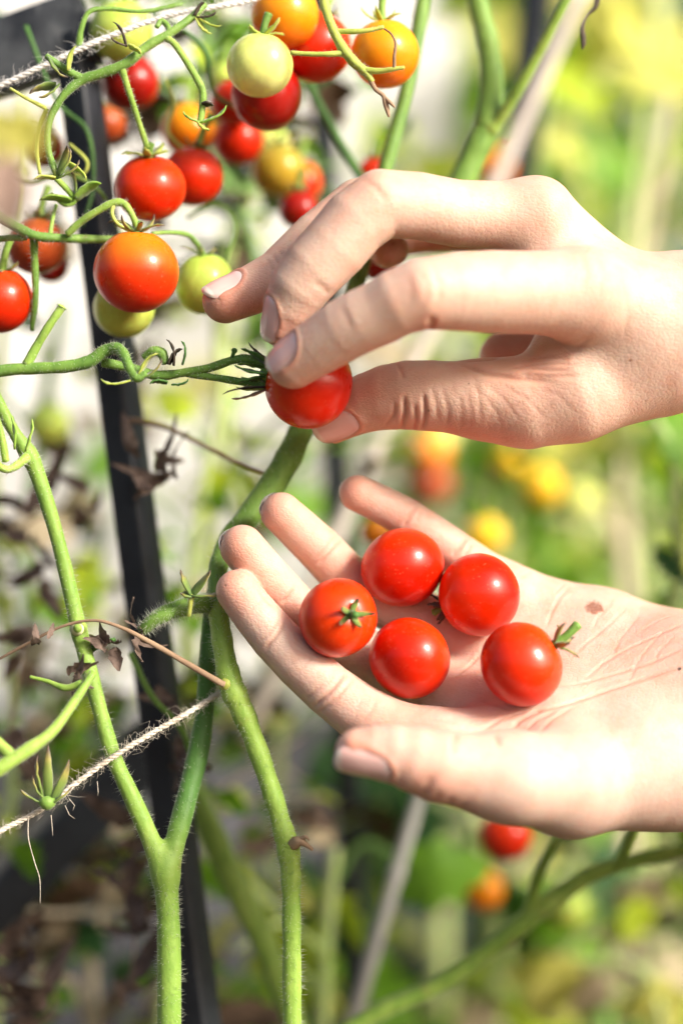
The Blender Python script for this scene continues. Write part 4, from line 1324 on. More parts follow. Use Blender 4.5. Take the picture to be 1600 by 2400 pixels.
        fold = np.exp(-((rr - 1.10) / 0.10) ** 2) * near * np.where(lv > 0.55, 0.0, 1.0)
        disp += 0.28 * fold
        red += 0.55 * fold
    V = V + N * disp[:, None]
    me = bpy.data.meshes.new('skin')
    Vw = np.empty_like(V)
    Vw[:, 0] = (V[:, 0] - org[0]) / 1000; Vw[:, 1] = (V[:, 1] - org[1]) / 1000; Vw[:, 2] = (V[:, 2] - org[2]) / 1000
    me.vertices.add(len(V)); me.vertices.foreach_set('co', Vw.ravel())
    me.loops.add(F.size); me.loops.foreach_set('vertex_index', F.ravel().astype(np.int32))
    me.polygons.add(len(F))
    me.polygons.foreach_set('loop_start', np.arange(0, F.size, 4, dtype=np.int32))
    me.polygons.foreach_set('use_smooth', np.ones(len(F), bool))
    me.update(calc_edges=True); me.validate()
    for nm, arr in (('red', np.clip(red, 0, 1.2)), ('line', line)):
        at = me.attributes.new(nm, 'FLOAT', 'POINT')
        at.data.foreach_set('value', arr.astype(np.float32))
    me.materials.append(skin)
    body = bpy.data.objects.new('skin', me)
    COL.objects.link(body)
    body.parent = hand
    return hand


def skin_material(name, moles, lo=(0.61, 0.42, 0.335), hi=(0.67, 0.48, 0.395)):
    """moles: list of (point in object mm, radius mm, colour)"""
    m, nt, b = mat_new(name)
    co = obj_coord(nt)
    big = noise(nt, 55, 3, co)
    base = ramp(nt, big, [(0.3, lo), (0.7, hi)])
    mott = noise(nt, 260, 3, co)
    base = mix(nt, math_n(nt, 'MULTIPLY', ramp(nt, mott, [(0.42, 0.0), (0.72, 1.0)]), 0.42), base, (0.60, 0.31, 0.22))
    base = mix(nt, math_n(nt, 'MINIMUM', attr(nt, 'red'), 0.9), base, (0.66, 0.27, 0.18))
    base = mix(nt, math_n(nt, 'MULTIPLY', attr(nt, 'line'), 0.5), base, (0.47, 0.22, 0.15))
    base = mix(nt, math_n(nt, 'MULTIPLY', ramp(nt, noise(nt, 95, 4, co), [(0.48, 0.0), (0.7, 1.0)]), 0.30), base, (0.62, 0.30, 0.22))
    fre = noise(nt, 420, 1, co)
    base = mix(nt, math_n(nt, 'MULTIPLY', ramp(nt, fre, [(0.71, 0.0), (0.78, 1.0)]), 0.25), base, (0.5, 0.26, 0.15))
    sv = nt.nodes.new('ShaderNodeTexVoronoi'); sv.inputs['Scale'].default_value = 75
    nt.links.new(co, sv.inputs['Vector'])
    spk = math_n(nt, 'MULTIPLY', ramp(nt, sv.outputs['Distance'], [(0.018, 1.0), (0.035, 0.0)]), ramp(nt, noise(nt, 40, 2, co), [(0.5, 0.0), (0.6, 1.0)]))
    base = mix(nt, math_n(nt, 'MULTIPLY', spk, 0.8), base, (0.10, 0.06, 0.04))
    for (pt, rad, colr) in moles:
        vm = nt.nodes.new('ShaderNodeVectorMath'); vm.operation = 'DISTANCE'
        nt.links.new(co, vm.inputs[0])
        vm.inputs[1].default_value = (pt[0] / 1000, pt[1] / 1000, pt[2] / 1000)
        wob = math_n(nt, 'MULTIPLY', math_n(nt, 'SUBTRACT', noise(nt, 900, 3, co), 0.5), rad * 0.0011)
        dd = math_n(nt, 'DIVIDE', math_n(nt, 'ADD', vm.outputs['Value'], wob), rad / 1000)
        msk = ramp(nt, dd, [(0.72, 1.0), (1.0, 0.0)])
        inner = ramp(nt, noise(nt, 1400, 3, co), [(0.35, 0.72), (0.65, 1.0)])
        base = mix(nt, math_n(nt, 'MULTIPLY', msk, inner), base, colr)
    nt.links.new(base, b.inputs['Base Color'])
    b.inputs['Subsurface Weight'].default_value = 0.5
    b.inputs['Subsurface Radius'].default_value = (1.0, 0.36, 0.18)
    b.inputs['Subsurface Scale'].default_value = 0.0024
    b.inputs['Roughness'].default_value = 0.5
    b.inputs['Specular IOR Level'].default_value = 0.42
    # pores and the fine criss-cross of skin
    vo = nt.nodes.new('ShaderNodeTexVoronoi'); vo.feature = 'DISTANCE_TO_EDGE'
    vo.inputs['Scale'].default_value = 1150
    wv = nt.nodes.new('ShaderNodeVectorMath'); wv.operation = 'MULTIPLY'
    nt.links.new(co, wv.inputs[0]); wv.inputs[1].default_value = (0.55, 1.0, 1.0)
    nt.links.new(wv.outputs[0], vo.inputs['Vector'])
    hgt = math_n(nt, 'ADD', math_n(nt, 'MULTIPLY', ramp(nt, vo.outputs['Distance'], [(0.0, 0.0), (0.18, 1.0)]), 0.6), noise(nt, 1500, 3, co))
    hgt = math_n(nt, 'ADD', hgt, math_n(nt, 'MULTIPLY', noise(nt, 260, 3, co), 0.9))
    bump(nt, b, hgt, 0.6, 0.00014)
    return m


def nail_material():
    m, nt, b = mat_new('fingernail_keratin')
    t = attr(nt, 't')
    col = ramp(nt, t, [(0.0, (0.82, 0.64, 0.62)), (0.2, (0.76, 0.49, 0.45)), (0.84, (0.76, 0.48, 0.43)), (0.90, (0.84, 0.74, 0.64))])
    nt.links.new(col, b.inputs['Base Color'])
    b.inputs['Roughness'].default_value = 0.24
    b.inputs['Specular IOR Level'].default_value = 0.6
    b.inputs['Subsurface Weight'].default_value = 0.4
    b.inputs['Subsurface Radius'].default_value = (1.0, 0.5, 0.4)
    b.inputs['Subsurface Scale'].default_value = 0.0015
    co = obj_coord(nt)
    bump(nt, b, noise(nt, 700, 2, co), 0.15, 0.0001)
    return m


NAIL = nail_material()

# ---- the hand that picks: back of the hand up, thumb below, all fingers pointing left
UP_F = [
    [(1365, 690, -12, 96), (1150, 684, -22, 97), (985, 690, -30, 83), (893, 732, -28, 76), (808, 772, -25, 73), (688, 850, -19, 61)],   # index
    [(1246, 506, 2, 80), (1069, 500, -4, 78), (893, 478, -12, 79), (785, 578, -13, 79), (702, 672, -12, 71), (660, 762, -9, 52)],       # middle
    [(1224, 512, 22, 72), (1030, 500, 18, 70), (842, 486, 13, 68), (655, 645, 7, 61), (528, 704, 2, 54)],                             # ring
    [(1209, 535, 40, 62), (1060, 530, 42, 60), (940, 545, 40, 54), (905, 578, 34, 48), (915, 585, 22, 42)],                             # little
    [(1190, 940, 3, 86), (1069, 932, 3, 84), (955, 926, 5, 81), (865, 942, 8, 70), (778, 986, 11, 52)],                                 # thumb
]
UP_P = [
    [(1350, 690, -10, 92), (1530, 760, 4, 152)],
    [(1258, 512, 3, 84), (1436, 722, 14, 120)],
    [(1230, 518, 22, 76), (1440, 724, 30, 112)],
    [(1215, 540, 40, 66), (1445, 735, 44, 104)],
    [(1150, 938, 3, 84), (1240, 944, 2, 94), (1340, 914, 2, 113), (1500, 838, 6, 142)],
    [(1245, 604, 2, 50), (1400, 672, 4, 88)],
    [(1330, 820, 6, 74), (1430, 780, 10, 110)],
    [(1185, 838, 30, 58), (1400, 800, 26, 100)],
    [(1520, 778, 6, 158), (1640, 772, 8, 172), (2300, 790, 30, 240), (3300, 800, 60, 330)],
    [(1500, 755, 34, 118), (1640, 752, 34, 142), (2300, 770, 62, 230), (3300, 800, 90, 310)],
]
# ---- the hand that holds: palm up, fingers cupped to the left, thumb in front
LO_F = [
    [(1040, 1770, -14, 88), (905, 1708, -10, 73), (770, 1616, -6, 62), (643, 1493, -3, 57), (556, 1385, -1, 50)],       # index
    [(1060, 1640, 22, 80), (900, 1560, 26, 68), (745, 1478, 24, 60), (641, 1370, 14, 55), (568, 1281, 5, 51)],            # middle
    [(1130, 1520, 36, 78), (990, 1450, 40, 66), (855, 1390, 40, 58), (750, 1288, 27, 54), (659, 1202, 16, 48)],           # ring
    [(1195, 1400, 42, 66), (1060, 1290, 42, 50), (950, 1212, 36, 46), (838, 1156, 28, 43)],                              # little
    [(1194, 1823, -34, 95), (1028, 1796, -40, 86), (925, 1766, -42, 69), (840, 1763, -42, 56)],                           # thumb
]
LO_P = [
    [(1040, 1770, -12, 88), (1300, 1740, -4, 120), (1640, 1700, 8, 150)],
    [(1070, 1645, 20, 82), (1350, 1640, 14, 104), (1640, 1660, 6, 150)],
    [(1140, 1530, 36, 80), (1400, 1575, 26, 104), (1640, 1600, 14, 150)],
    [(1195, 1402, 44, 68), (1400, 1490, 42, 104), (1640, 1570, 34, 116)],
    [(1194, 1823, -34, 95), (1337, 1835, -28, 117), (1510, 1795, -14, 138), (1640, 1780, -8, 145)],
    [(1600, 1590, 24, 132), (1800, 1610, 28, 150), (2400, 1760, 60, 240), (3300, 1900, 100, 320)],
    [(1600, 1780, -4, 148), (1800, 1790, 2, 160), (2400, 1850, 30, 230), (3300, 1980, 70, 310)],
]
UP = HandSDF(UP_F, UP_P, kpalm=7.0)
_cmp = lambda c: (c[0], c[1], 1.0 + (c[2] - 1.0) * 0.62, c[3]) if c[2] > -30 else (c[0], c[1], c[2] * 0.85, c[3])
LO = HandSDF([[_cmp(c) for c in f] for f in LO_F], [[_cmp(c) for c in f] for f in LO_P], kpalm=7.0)

UP_GR = [
    # folds over the thumb's middle joint
    ([(947, 930), (949, 962), (944, 995), (938, 1010)], 0.85, 0.55),
    ([(992, 925), (996, 965), (994, 990), (988, 1008)], 0.75, 0.55),
    ([(972, 950), (976, 985), (968, 1010)], 0.5, 0.5),
    ([(925, 945), (922, 975), (900, 1003)], 0.35, 0.5),
    ([(1010, 905), (1022, 945), (1026, 985)], 0.18, 0.6),
    ([(1035, 910), (1050, 960), (1048, 1000)], 0.14, 0.6),
    ([(1110, 880), (1122, 930), (1126, 990)], 0.14, 0.7),
    ([(928, 850), (940, 870), (945, 890)], 0.35, 0.6),
    # web between thumb and forefinger
    ([(1080, 855), (1130, 872), (1200, 885), (1290, 893)], 0.7, 0.9),
    ([(1085, 847), (1150, 842), (1230, 826)], 0.6, 0.8),
    ([(1230, 862), (1290, 868), (1340, 866)], 0.35, 0.7),
    ([(1220, 846), (1280, 838), (1340, 842)], 0.3, 0.7),
    ([(1100, 905), (1130, 925), (1160, 960), (1175, 1000)], 0.10, 0.5), ([(1140, 900), (1180, 935), (1215, 985)], 0.10, 0.5), ([(1180, 905), (1240, 940), (1280, 985)], 0.09, 0.5),
    ([(1120, 990), (1180, 965), (1250, 930)], 0.08, 0.5), ([(1170, 1010), (1240, 985), (1300, 940)], 0.08, 0.5), ([(1260, 905), (1310, 930), (1350, 970)], 0.08, 0.5),
    ([(1210, 875), (1290, 882), (1360, 880)], 0.3, 0.6), ([(1190, 868), (1240, 856), (1300, 852), (1350, 856)], 0.3, 0.6), ([(1310, 835), (1350, 820), (1380, 790)], 0.2, 0.8),
    ([(1075, 925), (1082, 965), (1078, 1005)], 0.10, 0.5), ([(1060, 900), (1066, 930)], 0.08, 0.5), ([(1095, 925), (1104, 970), (1100, 1010)], 0.08, 0.5),
    ([(1360, 600), (1372, 640), (1362, 680)], 0.12, 0.9), ([(1395, 605), (1410, 650), (1400, 690)], 0.10, 0.9), ([(1450, 640), (1470, 720), (1465, 800)], 0.06, 0.8),
    # forefinger: knuckle wrinkles and the fold under it
    ([(985, 640), (1000, 668), (998, 698), (985, 720)], 0.14, 0.8),
    ([(1012, 636), (1030, 668), (1024, 705)], 0.12, 0.8),
    ([(958, 650), (966, 680), (960, 712)], 0.1, 0.8),
    ([(1006, 775), (1012, 758), (1008, 742)], 0.7, 0.8),
    ([(800, 722), (812, 745), (822, 770)], 0.12, 0.8),
    # middle finger
    ([(918, 576), (915, 555), (900, 535)], 0.8, 0.9),
    ([(770, 690), (755, 672), (735, 662)], 0.22, 0.8),
    ([(850, 425), (880, 440), (905, 470)], 0.15, 0.9),
    # ring finger end joint
    ([(640, 598), (652, 618), (654, 640)], 0.22, 0.5),
    ([(625, 604), (636, 624), (640, 648)], 0.2, 0.5),
    ([(655, 588), (664, 610)], 0.2, 0.5),
]
UP_BU = [(1395, 600, 90, 0.9), (1285, 450, 60, 0.8), (1000, 670, 60, 0.8), (870, 430, 60, 0.7), (1330, 560, 60, 0.3)]
UP_TI = [(1000, 670, 80, 0.25), (880, 440, 80, 0.25), (1395, 640, 90, 0.22), (1285, 460, 70, 0.3), (700, 890, 60, 0.3), (660, 780, 50, 0.3), (520, 730, 70, 0.75),
         (790, 1000, 70, 0.4), (870, 900, 60, 0.45), (1180, 830, 110, 0.5), (1250, 865, 90, 0.35), (960, 590, 90, 0.6), (880, 600, 60, 0.8), (1100, 1000, 70, 0.25),
         (1030, 580, 60, 0.3), (1010, 760, 40, 0.4), (600, 690, 70, 0.3), (960, 960, 60, 0.2)]
UP_NA = [
    dict(finger=0, n=(-0.62, -0.66, 0.42), along=-0.4, len=11.6, wid=9.2),
    dict(finger=1, n=(-0.78, -0.60, 0.10), along=-0.8, len=11.6, wid=8.6),
    dict(finger=2, n=(-0.30, -0.52, 0.80), along=-0.3, len=11.4, wid=8.6),
    dict(finger=4, n=(-0.05, -0.84, -0.52), along=-1.2, len=13.0, wid=9.0),
]
LO_GR = [
    # finger joints seen from the palm side
    ([(620, 1523), (640, 1500), (668, 1462)], 0.48, 0.48), ([(605, 1506), (628, 1488), (655, 1455)], 0.18, 0.48),
    ([(733, 1658), (770, 1625), (806, 1580)], 0.51, 0.48), ([(745, 1672), (790, 1634), (825, 1592)], 0.27, 0.48), ([(716, 1640), (752, 1606)], 0.18, 0.48),
    ([(610, 1388), (622, 1408), (636, 1420)], 0.38, 0.48),
    ([(690, 1380), (676, 1400), (660, 1412)], 0.48, 0.48),
    ([(802, 1265), (778, 1295), (745, 1325)], 0.55, 0.48), ([(790, 1252), (765, 1285), (736, 1312)], 0.24, 0.48),
    ([(975, 1188), (960, 1210), (946, 1234)], 0.48, 0.48), ([(988, 1198), (974, 1222)], 0.24, 0.48),
    ([(1092, 1262), (1075, 1285), (1058, 1300)], 0.48, 0.48), ([(1104, 1275), (1088, 1302)], 0.30, 0.48),
    # fold where the forefinger meets the palm
    ([(946, 1640), (950, 1662), (948, 1690), (940, 1705)], 1.0, 0.7), ([(960, 1645), (985, 1650)], 0.4, 0.6),
    # lines of the palm
    ([(1600, 1462), (1540, 1488), (1470, 1520), (1410, 1556), (1370, 1592)], 0.25, 0.41),
    ([(1600, 1520), (1520, 1555), (1440, 1580), (1370, 1600), (1310, 1610)], 0.33, 0.41),
    ([(1600, 1562), (1510, 1590), (1420, 1620), (1330, 1650), (1230, 1676), (1180, 1690)], 0.43, 0.54),
    ([(1465, 1425), (1420, 1470), (1370, 1510), (1340, 1540)], 0.17, 0.41),
    ([(1335, 1375), (1310, 1400), (1290, 1440), (1280, 1470)], 0.23, 0.41), ([(1322, 1368), (1300, 1390)], 0.20, 0.34),
    ([(1248, 1338), (1222, 1352), (1205, 1345)], 0.17, 0.34),
    ([(1270, 1660), (1215, 1690), (1190, 1720), (1180, 1740)], 0.46, 0.61), ([(1240, 1665), (1175, 1685), (1130, 1712)], 0.40, 0.54),
    ([(1300, 1668), (1255, 1690), (1225, 1720)], 0.27, 0.54), ([(1350, 1652), (1290, 1690), (1260, 1725)], 0.20, 0.54),
    ([(1120, 1640), (1160, 1655), (1200, 1668)], 0.27, 0.48),
    # finer criss-cross of the palm
    ([(1440, 1400), (1400, 1450), (1385, 1480)], 0.12, 0.4), ([(1500, 1440), (1450, 1500), (1430, 1545)], 0.12, 0.4), ([(1560, 1470), (1500, 1540), (1470, 1600)], 0.12, 0.4),
    ([(1590, 1440), (1545, 1452), (1500, 1480)], 0.15, 0.4), ([(1580, 1490), (1540, 1530), (1530, 1560)], 0.1, 0.4), ([(1300, 1420), (1270, 1440)], 0.15, 0.4),
    ([(1130, 1325), (1112, 1300)], 0.2, 0.4), ([(1165, 1320), (1150, 1345)], 0.2, 0.4), ([(1060, 1590), (1100, 1560), (1140, 1520)], 0.25, 0.5),
    ([(1000, 1665), (1060, 1660), (1110, 1672)], 0.1, 0.5), ([(1010, 1690), (1070, 1700)], 0.1, 0.5), ([(585, 1430), (600, 1420), (625, 1395)], 0.1, 0.4),
    ([(690, 1585), (720, 1555), (735, 1535)], 0.1, 0.4), ([(680, 1560), (700, 1545)], 0.08, 0.4), ([(850, 1690), (872, 1665), (880, 1640)], 0.15, 0.45), ([(835, 1660), (850, 1640)], 0.1, 0.4),
    # thumb
    ([(1070, 1718), (1062, 1740), (1060, 1765)], 0.3, 0.8), ([(1160, 1724), (1168, 1750)], 0.3, 0.9),
    ([(985, 1862), (1000, 1845), (1010, 1820)], 0.3, 1.0), ([(1018, 1876), (1030, 1856)], 0.28, 1.0), ([(1048, 1890), (1058, 1868)], 0.26, 1.0), ([(1080, 1900), (1088, 1880)], 0.2, 1.0),
]
LO_BU = [(1030, 1665, 70, 0.9), (1330, 1860, 110, 1.0), (1320, 1760, 120, 0.5)]
LO_TI = [(545, 1380, 62, 0.6), (550, 1275, 62, 0.65), (640, 1190, 62, 0.65), (825, 1145, 62, 0.65), (690, 1440, 70, 0.3), (790, 1600, 50, 0.25), (800, 1320, 60, 0.35), (735, 1290, 60, 0.25),
         (830, 1745, 60, 0.35), (1010, 1860, 80, 0.45), (940, 1680, 60, 0.35), (1200, 1680, 80, 0.3), (1050, 1600, 120, 0.35), (960, 1215, 60, 0.3), (1060, 1290, 60, 0.25), (1010, 1740, 120, 0.2),
         (870, 1690, 60, 0.3), (640, 1400, 60, 0.35)]
LO_NA = [
    dict(finger=4, n=(0.05, -0.74, -0.67), along=-1.0, len=14.0, wid=9.6),
    dict(finger=1, n=(-0.80, 0.62, 0.1), along=-0.3, len=10.5, wid=8.4),
    dict(finger=0, n=(-0.30, 0.95, -0.15), along=-0.4, len=10.5, wid=8.4),
    dict(finger=2, n=(-0.25, 0.97, 0.0), along=-0.4, len=10.5, wid=8.2),
    dict(finger=3, n=(-0.15, 0.98, 0.05), along=-0.4, len=9.5, wid=7.2),
]


def hand_box(sdf):
    allp = [c for f in sdf.fingers + sdf.palm for c in f]
    lo = np.min([c[0] - c[1] for c in allp], 0) - 4
    hi = np.max([c[0] + c[1] for c in allp], 0) + 4
    return lo, hi


def rel_to_box(sdf, px, py):
    lo, hi = hand_box(sdf)
    c = sdf.hit(px, py)
    return (c[0] - (lo[0] + hi[0]) / 2, c[1], c[2] - (lo[2] + hi[2]) / 2)


# depth at which each picked tomato comes to rest against the skin
def rest_depth(x, y, r, sink=0.945):
    ds = np.arange(-60, 70, 0.5)
    pts = np.array([P(x, y, d) for d in ds], dtype=np.float32)
    v = LO(pts)
    rr = np.array([rmm(r, d) for d in ds]) * sink
    i = np.where(v < rr)[0]
    return float(ds[i[0]]) if len(i) else 0.0


VOX = 0.46
_lo, _hi = hand_box(UP)
upper_hand = make_hand(UP, _lo, _hi, VOX, UP_GR, UP_BU, UP_TI, UP_NA, 96.0,
                       'upper hand reaching in with its back up, pinching a ripe tomato by thumb and forefinger',
                       skin_material('skin_picking_hand', [(rel_to_box(UP, 1476, 845), 0.45, (0.22, 0.09, 0.05)), (rel_to_box(UP, 1098, 899), 0.25, (0.15, 0.08, 0.06))], (0.61, 0.42, 0.32), (0.67, 0.48, 0.38)), NAIL)
_lo, _hi = hand_box(LO)
lower_hand = make_hand(LO, _lo, _hi, VOX, LO_GR, LO_BU, LO_TI, LO_NA, 96.0,
                       'lower hand with open palm up and fingers cupped round five picked tomatoes',
                       skin_material('skin_holding_hand', [(rel_to_box(LO, 1393, 1424), 2.7, (0.24, 0.10, 0.065)), (rel_to_box(LO, 1590, 1568), 0.55, (0.05, 0.03, 0.03)), (rel_to_box(LO, 529, 1372), 0.3, (0.2, 0.08, 0.05))]), NAIL)
# ================================================================== tomatoes
def tomato_material(name, top, mid, bot, mottled=0.0, rough=0.29):
    m, nt, b = mat_new(name)
    co = obj_coord(nt)
    sep = nt.nodes.new('ShaderNodeSeparateXYZ'); nt.links.new(co, sep.inputs[0])
    z = math_n(nt, 'ADD', math_n(nt, 'MULTIPLY', sep.outputs[2], 1 / 0.024), 0.5)
    z = math_n(nt, 'ADD', z, math_n(nt, 'MULTIPLY', math_n(nt, 'SUBTRACT', noise(nt, 90, 3, co), 0.5), 0.30))
    col = ramp(nt, z, [(0.1, bot), (0.5, mid), (0.95, top)])
    sp = nt.nodes.new('ShaderNodeTexVoronoi'); sp.inputs['Scale'].default_value = 620
    nt.links.new(co, sp.inputs['Vector'])
    col = mix(nt, math_n(nt, 'MULTIPLY', ramp(nt, sp.outputs['Distance'], [(0.0, 1.0), (0.22, 0.0)]), 0.10), col, (0.9, 0.6, 0.3))
    if mottled:
        col = mix(nt, math_n(nt, 'MULTIPLY', ramp(nt, noise(nt, 240, 4, co), [(0.45, 0.0), (0.65, 1.0)]), mottled), col, tuple(min(1, x * 1.25 + 0.05) for x in mid))
    nt.links.new(col, b.inputs['Base Color'])
    rg = ramp(nt, noise(nt, 130, 4, co), [(0.3, rough * 0.85), (0.7, rough * 1.35)])
    nt.links.new(rg, b.inputs['Roughness'])
    b.inputs['Specular IOR Level'].default_value = 0.27
    b.inputs['Coat Weight'].default_value = 0.2
    b.inputs['Coat Roughness'].default_value = 0.10
    b.inputs['Subsurface Weight'].default_value = 0.25
    b.inputs['Subsurface Radius'].default_value = (1.0, 0.35, 0.12)
    b.inputs['Subsurface Scale'].default_value = 0.002
    hg = math_n(nt, 'ADD', noise(nt, 75, 2, co), math_n(nt, 'MULTIPLY', noise(nt, 1500, 2, co), 0.10))
    bump(nt, b, hg, 0.35, 0.0006)
    return m


TM = {
    'red': tomato_material('tomato_red', (0.70, 0.046, 0.0015), (0.65, 0.022, 0.001), (0.52, 0.009, 0.001)),
    'deep': tomato_material('tomato_deep_red', (0.42, 0.014, 0.004), (0.36, 0.008, 0.003), (0.28, 0.006, 0.003)),
    'orange_red': tomato_material('tomato_orange_red', (0.84, 0.22, 0.006), (0.74, 0.040, 0.003), (0.62, 0.012, 0.002)),
    'orange': tomato_material('tomato_orange', (0.85, 0.36, 0.006), (0.83, 0.26, 0.004), (0.74, 0.10, 0.003)),
    'amber': tomato_material('tomato_amber', (0.86, 0.36, 0.008), (0.84, 0.27, 0.005), (0.78, 0.15, 0.003)),
    'gold': tomato_material('tomato_gold', (0.86, 0.60, 0.02), (0.85, 0.52, 0.012), (0.82, 0.42, 0.01)),
    'pale': tomato_material('tomato_pale_green', (0.60, 0.68, 0.13), (0.72, 0.76, 0.20), (0.78, 0.78, 0.30), 0.5),
    'green': tomato_material('tomato_green', (0.36, 0.52, 0.07), (0.48, 0.60, 0.10), (0.56, 0.58, 0.10), 0.4),
    'olive': tomato_material('tomato_olive', (0.34, 0.30, 0.03), (0.48, 0.34, 0.03), (0.50, 0.28, 0.02), 0.3),
    'brownred': tomato_material('tomato_brown_red', (0.40, 0.10, 0.02), (0.42, 0.075, 0.015), (0.34, 0.04, 0.012)),
}
TOM_MESH = {}


def tomato_mesh(tone, variant):
    key = (tone, variant)
    if key in TOM_MESH: return TOM_MESH[key]
    r = random.Random(variant)
    ns, nr = 40, 26
    ph = r.uniform(0, 6.28); lob = r.choice((4, 5, 6)); flat = r.uniform(0.92, 1.02)
    vs, fs = [], []
    for j in range(nr + 1):
        th = math.pi * j / nr
        for i in range(ns):
            a = 2 * math.pi * i / ns
            rad = math.sin(th) * (1 + 0.014 * math.cos(lob * a + ph) * (0.4 + 0.6 * math.cos(th) ** 2) + 0.016 * math.cos(2 * a + ph))
            z = math.cos(th) * flat
            if th < 0.5: z -= 0.10 * (1 - th / 0.5) ** 2
            if th > 2.9: z += 0.02 * ((th - 2.9) / 0.24) ** 2
            vs.append((rad * math.cos(a), rad * math.sin(a), z))
    for j in range(nr):
        for i in range(ns):
            i2 = (i + 1) % ns
            fs.append((j * ns + i, (j + 1) * ns + i, (j + 1) * ns + i2, j * ns + i2))
    me = bpy.data.meshes.new('fruit')
    me.from_pydata([(x * 0.011, y * 0.011, z * 0.011) for x, y, z in vs], [], fs)
    me.polygons.foreach_set('use_smooth', [True] * len(me.polygons))
    me.materials.append(TM[tone]); me.update()
    TOM_MESH[key] = me
    return me


def tomato(label, c, r, tone, axis, variant=0, calyx=None, group=None):
    """c: centre in scene mm, r: radius in mm, axis: direction of the stalk end"""
    ax = Vector(axis).normalized()
    e = empty('tomato', c, label, 'tomato', group)
    e['_ox'], e['_oy'], e['_oz'] = c
    o = bpy.data.objects.new('fruit', tomato_mesh(tone, variant))
    COL.objects.link(o); o.parent = e
    o.rotation_euler = (ax.to_track_quat('Z', 'Y') @ Quaternion((0, 0, 1), variant * 1.3)).to_euler()
    s = r / 11.0
    o.scale = (s, s, s)
    if calyx:
        calyx_parts(e, Vector(c) + ax * (r * 0.885), ax, **calyx)
    return e


def tp(x, y, d):
    return PD(x, y, d)


def hang(label, x, y, rpx, d, tone, axis=(0.05, -0.1, 1), variant=0, calyx=None):
    if calyx is None:
        calyx = dict(n=5, length=rmm(rpx * K, d) * 0.6, width=1.6, curl=0.8, seed=variant * 7, lift=0.25, stub=rmm(rpx * K, d) * 1.1, stub_r=0.95, stub_mat=S_BRIGHT)
    return tomato(label, PD(x, y, d), rmm(rpx * K, d), tone, axis, variant, calyx)


# ---- five in the palm (depths: resting against the skin of the palm and fingers)
PALM_D = {}
for nm, (x, y, r) in dict(a=(792, 1448, 93), b=(943, 1330, 97), c=(959, 1543, 98), d=(1122, 1394, 96), e=(1221, 1557, 99)).items():
    PALM_D[nm] = (x, y, r)
_rest = {k: rest_depth(*v) for k, v in PALM_D.items()}
print('REST', _rest)


def palm_tomato(nm, label, axis, variant, calyx=None, tone='red'):
    x, y, r = PALM_D[nm]; d = _rest[nm]
    return tomato(label, P(x, y, d), rmm(r, d), tone, axis, variant, calyx, 'tomatoes in the palm')


palm_tomato('a', 'ripe tomato in the palm nearest the fingertips, its green calyx facing out', (0.36, -0.90, 0.15), 1,
            dict(n=5, length=5.4, width=1.5, curl=1.1, seed=4, lift=0.35, stub=5.0, stub_r=0.9, stub_mat=S_DARK))
palm_tomato('b', 'topmost ripe tomato in the palm, lying against the little finger', (-0.35, 0.55, 0.75), 2)
palm_tomato('c', 'lowest-lying ripe tomato in the palm beside the base of the forefinger', (0.75, 0.5, 0.45), 3)
palm_tomato('d', 'ripe tomato in the middle of the palm with its dark calyx tucked behind', (-0.86, 0.35, -0.32), 4,
            dict(n=5, length=5.5, width=1.6, curl=0.9, seed=9, lift=0.5, mat=S_BLACKTIP, stub=4.0, stub_r=0.9))
palm_tomato('e', 'ripe tomato nearest the wrist with a green stalk sticking out to the side', (0.84, -0.16, 0.52), 5,
            dict(n=5, length=6.5, width=1.7, curl=0.6, seed=12, lift=0.9, stub=8.0, stub_r=1.1))

# ---- the one being picked
picked = tomato('ripe tomato being pinched off the stalk between thumb and forefinger', P(723, 899, -2), 11.75, 'red', (-0.93, 0.05, 0.22), 6)
_m = MB(); _m.tube([PD(628, 862, -2), PD(612, 860, -2), PD(598, 858, -2)], [2.6, 2.3, 1.2], 10); _cal = _m.build('calyx', S_MID, picked)
_cal['_ox'], _cal['_oy'], _cal['_oz'] = picked['_ox'], picked['_oy'], picked['_oz']
for (y, dx, dz, bx, bz, L, w, mt, dep) in ((838, -1, 0.75, 0, -0.3, 8.5, 2.4, S_DARK, -4), (826, -0.8, 0.5, 0.3, 0.9, 7, 1.6, S_BLACKTIP, -2), (858, -1, 0.10, 0, 0.4, 9.5, 2.2, S_DARK, -4), (868, -1, -0.05, 0, -0.4, 9.0, 1.8, S_DARK, -3), (892, -1, -0.10, 0, 0.5, 8.0, 1.5, S_YELLOW, -3),
                                            (893, -1, -0.45, 0, 0.4, 9.5, 1.5, S_DRY, -4), (890, -1, -0.02, -0.2, -0.5, 11.5, 0.9, S_BLACKTIP, -4), (848, -1, 0.28, 0, -0.3, 8.5, 2.0, S_MID, -1), (876, -1, 0.02, 0, 0.2, 7.5, 2.0, S_MID, 0)):
    m_ = MB(); sepal_geo(m_, PD(618 if y < 880 else 612, y, dep), (dx, -0.12, dz), (bx, -0.1, bz), L, w, 0.45, int(y)); m_.build('sepal', mt, _cal)

